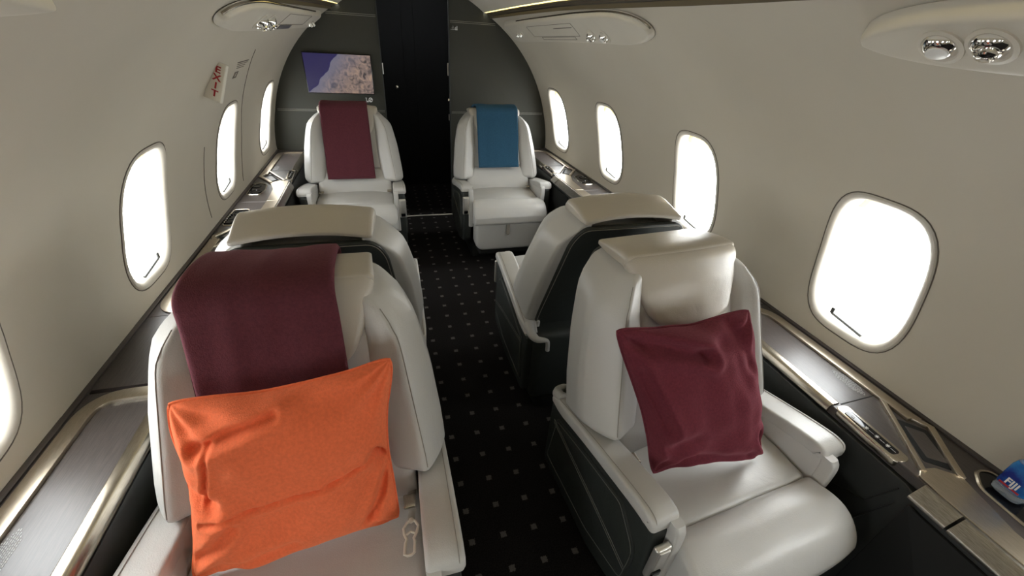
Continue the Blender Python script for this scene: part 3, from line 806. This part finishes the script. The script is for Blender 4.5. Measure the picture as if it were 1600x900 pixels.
# ------------------------------------------------------------------ side ledges
def ledge_unit(side, y_end, sgn, first):
    """y_end: y of the closed rail end; s runs from there towards the club centre (world y = y_end + sgn*s).
    a runs from the wall towards the aisle."""
    def wx(y): return wall_pt(side, y, -1.4).x
    wdt = .225 if side < 0 else .250
    def W(a, s, z): 
        y = y_end + sgn * s; return Vector((wx(y) - side * (a * (wdt / .25) + .003), y, z))
    L = LEDGE; LEN = 1.1; ex = .012 if side < 0 else .030
    R = empty('side_ledge')
    # veneer body (lid zone + table zone) and dark side
    b = MB()
    body = [(0, -.0, 0), (.235, 0, 0), (.238, .06, .0), (.238, .74, .02), (.240, .80, .02), (.240, LEN, 0), (0, LEN, 0)]
    b.prism(rpoly(body, .0), lambda a, c, t: W(a, c, t), L - .03, L, .002, k=1); b.build('veneer_top', M['veneer'], R)
    # seam between lid and control section
    b = MB(); b.tube([W(.062, .500, L + .0002), W(.205, .505, L + .0002)], .0018, n=5)
    b.tube([W(.062, .06, L + .0002), W(.062, .50, L + .0002)], .0012, n=5); b.build('lid_gap', M['piping'], R)
    # side panel
    b = MB(); b.prism([(0, .02), (.244, .02), (.250, .10), (.250, .74), (.246, .80), (.246, LEN), (0, LEN)], lambda a, c, t: W(max(.004, a - .004) + (ex if c > .76 else 0) * (1 if a > .1 else 0), c, t), .0, L - .034, .003, k=1)
    sp = b.build('side_panel', M['side'], R)
    b = MB(); xx = .2475
    b.tube([W(xx, .735, .55), W(xx, .70, .44), W(xx, .62, .40)], .0022, n=5); b.tube([W(xx + .001, .76, .55), W(xx + .001, .62, .05)], .0020, n=5); b.build('panel_gap', M['piping'], sp)
    b = MB(); b.prism(rpoly([(.775, .08), (LEN - .01, .08), (LEN - .01, .555), (.775, .555)], .006), lambda a, c, t: W(t, a, c), .240 + ex, .2515 + ex, .003); b.build('table_door', M['matblack'], sp)
    # outer bronze rail with rounded corner
    b = MB()
    mid = [(.045, .76 if False else .56), (.045, .13), (.047, .09), (.058, .058), (.080, .036), (.115, .026), (.205, .024)]
    pth = [Vector((a, c, 0)) for a, c in rpoly([(.045, .60, 0), (.045, .024, .11), (.215, .024, 0)], .1, 10)]
    pts = []
    for i, p in enumerate(pth): pts.append(p)
    # subdivide the long straight
    dense = [pts[0].lerp(pts[1], t / 8) for t in range(8)] + pts[1:]
    fr = []
    for i, p in enumerate(dense):
        t = (dense[min(i + 1, len(dense) - 1)] - dense[max(i - 1, 0)]).normalized(); nx = Vector((t.y, -t.x, 0))
        o = W(p.x, p.y, L); q = W(p.x + nx.x * .01, p.y + nx.y * .01, L); ax = (q - o).normalized()
        fr.append((o, ax, Vector((0, 0, 1)), 1, 1))
    b.sweep(fr, rpoly([(-.022, -.004), (.022, -.004), (.022, .006), (-.022, .010)], .003, 2), 0); b.build('outer_rail', M['bronze'], R)
    # inner rail, rounded
    b = MB(); fr = []
    for i in range(13):
        s = lerp(.020, .502, i / 12); o = W(.228, s, L - .004); ax = Vector((-side, 0, 0))
        fr.append((o, ax, Vector((0, 0, 1)), 1, 1))
    b.sweep(fr, rpoly([(-.019, -.020), (-.019, .010), (.006, .010), (.020, .000), (.020, -.022)], .008, 4)); b.build('inner_rail', M['nickel'], R)
    # switch panel
    b = MB(); sp_poly = rpoly([(.196, .515), (.238, .508), (.244, .70), (.204, .705)], .018, 5)
    slope = lambda a: -.010 * max(0, (a - .19) / .05)
    b.prism(sp_poly, lambda a, c, t: W(a, c, t + slope(a)), L - .012, L + .010, .004); so = b.build('switch_bezel', M['nickel'], R)
    b = MB(); b.prism(rpoly([(.208, .535), (.232, .533), (.235, .678), (.212, .682)], .010, 4), lambda a, c, t: W(a, c, t + slope(a)), L + .006, L + .0115, .001); gl = b.build('switch_glass', M['black'], so)
    b = MB()
    for c0, kk in ((.555, 0), (.595, 1), (.625, 1), (.655, 1)):
        ctr = .222; zz = lambda a: L + .0120 + slope(a)
        if kk:
            for ang in (0, PI / 4, PI / 2, 3 * PI / 4):
                rr = .0055; p0 = (ctr + rr * math.cos(ang), c0 + rr * math.sin(ang)); p1 = (ctr - rr * math.cos(ang), c0 - rr * math.sin(ang))
                b.tube([W(p0[0], p0[1], zz(p0[0])), W(p1[0], p1[1], zz(p1[0]))], .0007, n=4)
            b.tube([W(ctr + .001, c0 + .008, zz(ctr)), W(ctr + .001, c0 + .022, zz(ctr))], .0006, n=4)
        else:
            b.tube([W(ctr + .004 * math.cos(q), c0 + .004 * math.sin(q), zz(ctr)) for q in [i * PI / 4 for i in range(8)]], .0007, closed=True, n=4)
    b.build('switch_icons', M['white'], gl)
    # bronze plate round the storage pocket and the long table edge
    b = MB()
    def ribbon(pl, w, z0, z1, mm=0):
        P = [Vector((p[0], p[1], 0)) for p in pl]; fr = []
        for i, p in enumerate(P):
            t = (P[min(i + 1, len(P) - 1)] - P[max(i - 1, 0)]).normalized(); nx = Vector((t.y, -t.x, 0)); o = W(p.x, p.y, 0); q = W(p.x + nx.x * .01, p.y + nx.y * .01, 0)
            fr.append((Vector((o.x, o.y, (z0 + z1) / 2)), (q - o).normalized(), Vector((0, 0, 1)), w, (z1 - z0)))
        b.sweep(fr, rpoly([(-.5, -.5), (.5, -.5), (.5, .5), (-.5, .5)], .12, 2), mm)
    ribbon([(.052, .505), (.128, .62), (.208, .735)], .013, L - .002, L + .009)
    ribbon([(.045, .598), (.036, .620), (.028, .636), (.080, .705), (.128, .772)], .018, L - .002, L + .009)
    ribbon([(.060, .520), (.040, .575), (.034, .610)], .030, L - .004, L + .0055)
    b.prism(rpoly([(.208, .728), (.232, .742), (.238, .80), (.240, LEN), (.172, LEN), (.165, .90), (.145, .84), (.122, .770), (.165, .735)], .004, 2), lambda a, c, t: W(a, c, t), L - .002, L + .005, .0015, k=1)
    b.build('bronze_frame', M['bronze'], R)
    # pocket
    b = MB(); pk = rpoly([(.092, .585), (.045, .640), (.108, .762), (.168, .712)], .006, 3)
    b.prism(pk, lambda a, c, t: W(a, c, t), L - .001, L + .0012, .0005, k=1); b.prism(rpoly([(.094, .612), (.062, .645), (.110, .735), (.148, .706)], .004, 2), lambda a, c, t: W(a, c, t), L + .001, L + .0018, .0004, k=1, m=1)
    b.build('storage_pocket', [M['matblack'], M['veneer']], R)
    # cup holder with recessed well
    b = MB(); cp = rpoly([(.018, .775), (.060, .760), (.112, .800), (.125, .90), (.112, .985), (.022, .985)], .02, 4)
    ring_o = cp; ring_i = inset(cp, .008); n = len(cp); vs = [W(a, c, L + .001) for a, c in ring_o] + [W(a, c, L + .005) for a, c in inset(cp, .003)] + [W(a, c, L + .004) for a, c in ring_i] + [W(a, c, L + .0012) for a, c in ring_i]
    b.add(vs, [(k * n + i, k * n + (i + 1) % n, (k + 1) * n + (i + 1) % n, (k + 1) * n + i) for k in range(3) for i in range(n)]); 
    cu = b.build('cup_holder', M['nickel'], R, recalc=True)
    b = MB(); b.prism(ring_i, lambda a, c, t: W(a, c, t), L - .002, L + .0015, .0005, k=1)
    for (a0, c0) in ((.045, .825), (.070, .93)): b.lathe([(.030, .0), (.030, .004), (.026, .004), (.024, .001), (.001, .001)], W(a0, c0, L + .001), (0, 0, 1), 20)
    for i in range(6): b.rbox(W(.022 + .002 * i, .80 + .022 * i, L + .004), (.010, .006, .006), .002)
    b.build('cup_well', M['black'], cu)
    # sloping brushed edge in two panels
    for (s0, s1) in ((.765, .845), (.851, LEN)):
        b = MB(); fr = []
        for i in range(5):
            s = lerp(s0, s1, i / 4); fr.append((W(.240, s, L), Vector((-side, 0, 0)), Vector((0, 0, 1)), 1, 1))
        b.sweep(fr, rpoly([(-.002, -.03), (-.002, .003), (.008, .004), (.010 + ex, -.026), (.010 + ex, -.036), (.0, -.036)], .003, 2)); b.build('edge_panel', M['brush'], R)
    # small engraved safety lettering on the lid
    b = MB()
    for r in range(8):
        c0 = .375 + .010 * abs(r - 3.5) * .8
        s = c0
        while s < .495 - .008 * abs(r - 3.5):
            l = random.uniform(.002, .007); a = .074 + r * .0046
            b.rbox(W(a, s + l / 2, L + .0005), (.0019, l, .0006), .0002, k=1, mid=0); s += l + .0022
    b.build('engraved_text', M['text'], R)
    return R
YE_N, YE_M, YE_F = 1.055, 1.40, 3.60
for side, y, sg, lab in ((-1, YE_N - .012, -1, 'ledge unit beside the orange pillow seat, with bronze rails'), (1, YE_N, -1, 'ledge unit right of the burgundy pillow seat, holding the blue bottle'),
                         (-1, YE_M, 1, 'ledge unit under the EXIT sign, mostly behind the turned away seat'), (1, YE_M, 1, 'ledge unit on the right hidden by the turned away seat'),
                         (-1, YE_F, -1, 'ledge unit with cup holders left of the far burgundy blanket seat'), (1, YE_F, -1, 'ledge unit with cup holder right of the blue blanket seat')):
    r = ledge_unit(side, y, sg, False); tag(r, lab, 'side ledge', 'wall side ledges')
def filler(side, y0, y1, label):
    b = MB(); wd = .213 if side < 0 else .236
    n = 4
    for (z0, z1, e, m) in ((LEDGE - .03, LEDGE, 0, 0), (0, LEDGE - .032, .006, 1)):
        P = [(0, y0), (0, y1)]
        b.slab(2, n, lambda u, v: Vector((wall_pt(side, lerp(y0, y1, v), -1.4).x - side * (.006 + u * (wd + e)), lerp(y0, y1, v), z1)), lambda u, v: Vector((wall_pt(side, lerp(y0, y1, v), -1.4).x - side * (.006 + u * (wd + e)), lerp(y0, y1, v), z0)), m)
    o = b.build('ledge_filler', [M['veneer'], M['side']], sharp=30); return tag(o, label, 'side ledge', 'plain ledge sections')
filler(-1, YE_N + .002, YE_M - .002, 'plain dark veneer ledge section beside the large burgundy blanket')
filler(1, YE_N + .002, YE_M - .002, 'plain dark veneer ledge section right of the near headrest')
filler(-1, YE_F + .002, Y_BULK - .002, 'short dark veneer ledge end at the bulkhead, left')
filler(1, YE_F + .002, Y_BULK - .002, 'short dark veneer ledge end at the bulkhead, right')
# narrow dark strip where ledge meets wall
for side in (-1, 1):
    b = MB(); fr = []
    for i in range(30):
        y = lerp(-.9, Y_BULK, i / 29); p = wall_pt(side, y, -1.4); fr.append((Vector((p.x - side * .006, y, LEDGE + .001)), Vector((-side, 0, 0)), Vector((0, 0, 1)), 1, 1))
    b.sweep(fr, [(-.006, -.004), (.008, -.004), (.008, .004), (-.006, .006)]); structure(b.build('baseboard_left' if side < 0 else 'baseboard_right', M['veneer']))

# ------------------------------------------------------------------ overhead service panels
def service_panel(side, y0, y1, a_lo, a_hi, label, lamps, slots, round0=True, round1=True, trim=True):
    R = empty('service_panel', (0, 0, 0), 0, label, 'overhead panel', 'overhead service panels')
    ac, ah = (a_lo + a_hi) / 2, (a_hi - a_lo) / 2; Lr = .36
    def hwid(y):
        k = 1.
        if round0 and y < y0 + Lr: k = min(k, (1 - (1 - (y - y0) / Lr) ** 2.4) ** .5 if y > y0 else 0)
        if round1 and y > y1 - .14: k = min(k, .35 + .65 * (1 - (1 - (y1 - y) / .14) ** 2) ** .5 if y < y1 else .35)
        return max(k, .02)
    H = .023
    def fn(u, v):
        uu = u if not round0 else u ** 1.6
        y = lerp(y0, y1, uu); k = hwid(y); c = 2 * v - 1
        cc = math.copysign(1 - (1 - abs(c)) ** 1.7, c)
        shift = -.10 * ah * (1 - k)
        ang = ac + shift + cc * k * ah
        # distance to the edge in metres
        d = min((1 - abs(cc)) * k * ah * PI / 180 * 1.13, (y - y0) * 1.2 + .0 if round0 else 1, (y1 - y) + 0)
        t = min(1, max(0, d) / .022); h = H * (1 - (1 - t) ** 2.2)
        return wall_pt(side, y, ang, h + .003)
    b = MB(); b.grid(90, 28, fn); b.build('panel_body', M['shell'], R, recalc=False, sharp=70)
    if trim:
        b = MB(); pts = []
        for i in range(40):
            uu = (i / 39) ** 1.6 * .8 + .0005; y = lerp(y0, y1, uu); k = hwid(y); pts.append(wall_pt(side, y, ac - .10 * ah * (1 - k) + k * ah * .97, .011))
        b.tube(pts, .0040, n=8); b.build('edge_trim', M['nickel'], R)
    def local(y, ang, off): return wall_pt(side, y, ang, off)
    for (y, ang, kind) in lamps:
        o = local(y, ang, H + .0035); n = (local(y, ang, H + .02) - local(y, ang, H)).normalized(); rr = .028 if kind != 's' else .013
        aim = (n + Vector((0, -.10, -.25))).normalized() if kind != 's' else n
        nm = 'air_nozzle' if kind == 'a' else 'reading_light'
        b = MB(); b.lathe([(rr * 1.30, -.002), (rr * 1.30, .002), (rr * 1.05, .004), (rr * .98, .001)], o, n, 28, 1)
        b.lathe([(rr * .98, -.001), (rr * .96, .006), (rr * .86, .013), (rr * .66, .020), (rr * .58, .022)] , o, aim, 28, 0)
        if kind == 'a': b.lathe([(rr * .58, .018), (rr * .60, .027), (rr * .46, .029), (rr * .36, .022), (rr * .34, .016), (.0005, .016)], o, aim, 24, 0); b.lathe([(rr * .33, .0165), (rr * .33, .0175), (.0005, .0175)], o, aim, 20, 3)
        else: b.lathe([(rr * .58, .021), (rr * .56, .024), (rr * .3, .026), (.0005, .0265)], o, aim, 24, 2)
        b.build(nm, [M['chrome'], M['shell'], M['lens'], M['black']], R)
    for (y, ang, ly, la, dark) in slots:
        b = MB(); q = [(y - ly / 2, ang - la / 2), (y + ly / 2, ang - la / 2), (y + ly / 2, ang + la / 2), (y - ly / 2, ang + la / 2)]
        if dark: b.slab(6, 3, lambda u, v: local(y + (u - .5) * ly, ang + (v - .5) * la, H + .0048), lambda u, v: local(y + (u - .5) * ly, ang + (v - .5) * la, H + .001))
        else:
            loop = []
            for i in range(4):
                p, r2 = q[i], q[(i + 1) % 4]
                for t in range(8): loop.append(local(lerp(p[0], r2[0], t / 8), lerp(p[1], r2[1], t / 8), H + .0033))
            b.tube(loop, .0011, closed=True, n=4)
        b.build('speaker_slot' if dark else 'mask_door_gap', M['winseam'] if not dark else M['grey'], R)
    return R
service_panel(1, 1.62, 3.52, 46.6, 56.0, 'cream overhead panel above the right windows, near the bulkhead', [(2.02, 49.6, 'l'), (2.15, 49.8, 'a'), (3.21, 51.0, 's'), (3.27, 51.0, 's')], [(2.62, 48.8, .5, .9, False), (2.45, 52.3, .25, .1, False), (2.65, 51.6, .7, 4.2, False)])
service_panel(-1, 1.50, 3.50, 48.6, 56.3, 'cream overhead panel above the EXIT sign on the left', [(1.90, 52.2, 'a'), (2.02, 52.4, 'a'), (3.19, 51.8, 's'), (3.27, 52.2, 's')], [(2.50, 50.3, .30, 1.2, True), (2.65, 53.0, .7, 3.8, False)])
def near_panel(side, a_lo, a_hi, label, lamps, yt):
    # mirrored in y: rounded tip towards the bulkhead
    R = empty('service_panel', (0, 0, 0), 0, label, 'overhead panel', 'overhead service panels')
    ac, ah = (a_lo + a_hi) / 2, (a_hi - a_lo) / 2; y0, y1 = -1.1, yt; Lr = .36; H = .030
    def hwid(y):
        k = 1.
        if y > y1 - Lr: k = (max(0, 1 - (1 - (y1 - y) / Lr) ** 2.6)) ** .5
        return max(k, .02)
    def fn(u, v):
        uu = 1 - (1 - u) ** 1.8; y = lerp(y0, y1, uu); k = hwid(y); c = 2 * v - 1; cc = math.copysign(1 - (1 - abs(c)) ** 1.7, c)
        ang = ac - .10 * ah * (1 - k) + cc * k * ah
        d = min((1 - abs(cc)) * k * ah * PI / 180 * 1.13, (y1 - y) * 1.2, (y - y0)); t = min(1, max(0, d) / .022)
        return wall_pt(side, y, ang, H * (1 - (1 - t) ** 2.2) + .003)
    b = MB(); b.grid(90, 28, fn); b.build('panel_body', M['shell'], R, recalc=False, sharp=70)
    for (y, ang, kind) in lamps:
        o = wall_pt(side, y, ang, H + .0035); n = (wall_pt(side, y, ang, .06) - wall_pt(side, y, ang, .03)).normalized(); rr = .029; aim = (n + Vector((0, -.25, -.45))).normalized()
        b = MB(); b.lathe([(rr * 1.32, -.002), (rr * 1.32, .003), (rr * 1.08, .0045), (rr * .98, .001)], o, n, 32, 1)
        b.lathe([(rr * 1.04, -.006), (rr * 1.0, .001), (rr * .88, .007), (rr * .68, .012), (rr * .58, .013)], o, aim, 32, 0)
        if kind == 'a': b.lathe([(rr * .50, .010), (rr * .52, .019), (rr * .44, .021), (rr * .36, .017), (rr * .34, .011), (.0005, .011)], o, aim, 24, 0); b.lathe([(rr * .33, .0115), (rr * .33, .0145), (.0005, .0145)], o, aim, 20, 3)
        else: b.lathe([(rr * .60, .012), (rr * .58, .0145), (rr * .3, .0155), (.0005, .016)], o, aim, 24, 2)
        b.build('air_nozzle' if kind == 'a' else 'reading_light', [M['chrome'], M['shell'], M['lens'], M['black']], R)
    return R
near_panel(1, 47.2, 54.8, 'cream overhead panel with chrome light and air nozzle, upper right corner', [(.622, 50.9, 'l'), (.545, 51.2, 'a')], .79)
near_panel(-1, 51.3, 55.2, 'pale overhead panel tip at the upper left corner', [(.30, 53.5, 'l'), (.20, 53.5, 'a')], .765)

# ------------------------------------------------------------------ wall screen, signs
scr = empty('wall_screen', (-.318, Y_BULK - .001, 1.1625), 0, 'flat screen showing a coastline satellite map on the dark bulkhead', 'screen')
b = MB(); b.rbox((0, -.010, 0), (.474, .020, .270), .004); b.build('bezel', M['black'], scr)
b = MB(); b.add([(-.232, -.0208, -.130), (.232, -.0208, -.130), (.232, -.0208, .130), (-.232, -.0208, .130)], [(0, 1, 2, 3)]); b.build('display', M['screen'], scr, recalc=False)

def text_mesh(txt, size, extrude=.0008):
    cu = bpy.data.curves.new('lettering', 'FONT'); cu.body = txt; cu.size = size; cu.align_x = 'CENTER'; cu.align_y = 'CENTER'; cu.extrude = extrude; cu.offset = .0
    cu.offset = size * .022; ob = bpy.data.objects.new('tmp', cu); COL.objects.link(ob); dg = bpy.context.evaluated_depsgraph_get(); me = bpy.data.meshes.new_from_object(ob.evaluated_get(dg)); bpy.data.objects.remove(ob); return me
# EXIT sign: a small box standing out from the left wall, letters stacked
ex = empty('exit_sign', (0, 0, 0), 0, 'cream box sign with stacked red letters EXIT on the left wall', 'exit sign')
q = [Vector((-.604, 1.965, 1.352)), Vector((-.558, 1.945, 1.329)), Vector((-.624, 1.945, 1.209)), Vector((-.682, 1.965, 1.226))]
cen = sum(q, Vector()) / 4; up = ((q[0] + q[1]) - (q[2] + q[3])).normalized(); rt = ((q[1] + q[2]) - (q[0] + q[3])).normalized(); nm = rt.cross(up).normalized()
up = nm.cross(rt).normalized()
rotm = Matrix((rt, up, nm)).transposed()
b = MB(); b.rbox(cen - nm * .008, (.066, .142, .016), .004, rot=rotm); b.build('sign_box', M['signface'], ex)
for i, ch in enumerate('EXIT'):
    me = text_mesh(ch, .038, .0006); me.materials.append(M['red']); o = bpy.data.objects.new('letter', me); COL.objects.link(o); o.parent = ex
    p = cen + nm * .0008 + up * (.044 - i * .0290) + rt * .006; o.matrix_world = Matrix.Translation(p) @ rotm.to_4x4() @ Matrix.Diagonal((1.12, .85, 1, 1))
# placard beside it
pl = MB()
for r in range(4):
    s = 2.26 + r * .01
    while s < 2.44 - .012 * r:
        l = random.uniform(.006, .02); a = 38.6 - r * .55; pl.tube([wall_pt(-1, s, a, .0008), wall_pt(-1, s + l, a, .0008)], .0013 if r else .0022, n=4); s += l + .006
tag(pl.build('wall_placard', M['winseam']), 'small printed placard on the wall beside the EXIT sign', 'placard')
pl = MB(); pl.slab(3, 3, lambda u, v: wall_pt(-1, 2.30 + u * .055, 34.2 + v * 1.7, .0015), lambda u, v: wall_pt(-1, 2.30 + u * .055, 34.2 + v * 1.7, 0)); pl.slab(1, 3, lambda u, v: wall_pt(-1, 2.322 + u * .008, 34.6 + v * 1.0, .0020), lambda u, v: wall_pt(-1, 2.322 + u * .008, 34.6 + v * 1.0, .001), 1)
tag(pl.build('wall_plate', [M['winseam'], M['signface']]), 'small dark square plate on the wall right of the EXIT sign', 'plate')
# pictogram signs on the bulkhead
def picto(x, z, label, kind):
    b = MB(); y = Y_BULK - .002
    if kind == 0:
        b.tube([(x + .020 + .013 * math.cos(t), y, z + .014 * math.sin(t)) for t in [i * PI / 8 for i in range(16)]], .0030, closed=True, n=5); b.tube([(x + .011, y, z - .010), (x + .030, y, z + .010)], .0028, n=5)
        b.tube([(x - .018, y, z + .012), (x - .010, y, z + .014), (x - .012, y, z - .004), (x - .002, y, z - .012), (x + .010, y, z - .004)], .0030, n=5); b.tube([(x - .014, y, z - .014), (x + .004, y, z - .014)], .0028, n=5)
    else:
        b.tube([(x - .024, y, z - .012), (x - .008, y, z + .016), (x + .006, y, z - .012)], .0026, closed=True, n=5); b.tube([(x - .008, y, z + .006), (x - .008, y, z - .006)], .0020, n=5)
        b.tube([(x + .014, y, z - .012), (x + .014, y, z + .006)], .0028, n=5); b.tube([(x + .024, y, z - .012), (x + .024, y, z + .012)], .0030, n=5); b.tube([(x + .01, y, z - .012), (x + .028, y, z - .012)], .0024, n=5)
    return tag(b.build('pictogram_sign', M['white']), label, 'sign')
picto(-.136, .987, 'small white seat belt pictogram below the wall screen', 0)
picto(.548, 1.505, 'small white pictogram high on the bulkhead right of the doorway', 1)

# ------------------------------------------------------------------ water bottle in the right cup holder
bx, by, bz = 1.382, .222, LEDGE + .008
bo = empty('water_bottle', (bx, by, bz), math.radians(-97), 'blue labelled FIJI water bottle standing in the right cup holder', 'bottle')
def sq(w, r): return boxsec(w, w, r, 5)
secs = [(.0, .050), (.003, .056), (.012, .058), (.020, .056), (.028, .058), (.085, .058), (.100, .052), (.114, .036), (.122, .026), (.128, .024), (.140, .024)]
b = MB(); fr = [((0, 0, z), (1, 0, 0), (0, 1, 0), w, w) for z, w in secs]; b.sweep(fr, rpoly([(-.5, -.5), (.5, -.5), (.5, .5), (-.5, .5)], .26, 6)); b.build('bottle_body', M['clear'], bo)
b = MB(); fr = [((0, 0, z), (1, 0, 0), (0, 1, 0), w, w) for z, w in ((.026, .0590), (.027, .0596), (.084, .0596), (.097, .0545), (.098, .054))]; b.sweep(fr, rpoly([(-.5, -.5), (.5, -.5), (.5, .5), (-.5, .5)], .26, 6)); lb = b.build('label_wrap', M['bluelabel'], bo)
b = MB(); b.lathe([(.001, .128), (.015, .128), (.015, .146), (.013, .148), (.001, .148)], (0, 0, 0), (0, 0, 1), 24); b.build('cap', M['bluelabel'], bo)
b = MB(); b.rbox((0, -.0300, .0305), (.040, .0012, .005), .0004); b.build('label_stripe', M['red'], lb)
me = text_mesh('FIJI', .0225, .0004); me.materials.append(M['white']); o = bpy.data.objects.new('label_text', me); COL.objects.link(o); o.parent = lb; o.location = (0, -.0303, .043); o.rotation_euler = (PI / 2, 0, 0); o.scale = (.95, 1.1, 1)

# ------------------------------------------------------------------ light
w = bpy.data.worlds.new('daylight'); S.world = w; w.use_nodes = True
bg = w.node_tree.nodes['Background']; bg.inputs['Color'].default_value = (.965, .985, 1, 1); bg.inputs['Strength'].default_value = 6.0
for side in (-1, 1):
    for yc in WIN[side]:
        la = bpy.data.lights.new('window_portal', 'AREA'); la.shape = 'RECTANGLE'; la.size = .36; la.size_y = .52; la.cycles.is_portal = True
        o = bpy.data.objects.new('window_portal', la); COL.objects.link(o)
        p = wall_pt(side, yc, WC, -.085); n = (wall_pt(side, yc, WC, .1) - p).normalized()
        o.location = p; o.rotation_euler = n.to_track_quat('-Z', 'Y').to_euler()
        # keep the long side along the wall arc
        o.rotation_euler = Matrix((Vector((0, 1, 0)), (-n).cross(Vector((0, 1, 0))), -n)).transposed().to_euler()

# ------------------------------------------------------------------ camera
import mathutils
yaw, pit, rol = math.radians(17.46), math.radians(32.0), math.radians(-3.94)
cy, sy, cp, sp, cr, sr = math.cos(yaw), math.sin(yaw), math.cos(pit), math.sin(pit), math.cos(rol), math.sin(rol)
fw = Vector((sy * cp, cy * cp, -sp)); rt = Vector((cy, -sy, 0)); dn = -(rt.cross(fw))
r2 = rt * cr + dn * sr; d2 = -rt * sr + dn * cr
cam = bpy.data.cameras.new('camera'); co = bpy.data.objects.new('camera', cam); COL.objects.link(co)
co.matrix_world = Matrix.Translation((0, 0, 1.5)) @ Matrix((r2, -d2, -fw)).transposed().to_4x4()
cam.sensor_width = 36; cam.lens = 637.2 / 1600 * 36; cam.clip_start = .02; cam.clip_end = 100
S.camera = co
S.view_settings.view_transform = 'Standard'; S.view_settings.look = 'None'; S.view_settings.gamma = 1; S.view_settings.use_curve_mapping = False
S.view_settings.exposure = 1.38
S.cycles.use_denoising = True
S.cycles.max_bounces = 12; S.cycles.diffuse_bounces = 8; S.cycles.transparent_max_bounces = 8
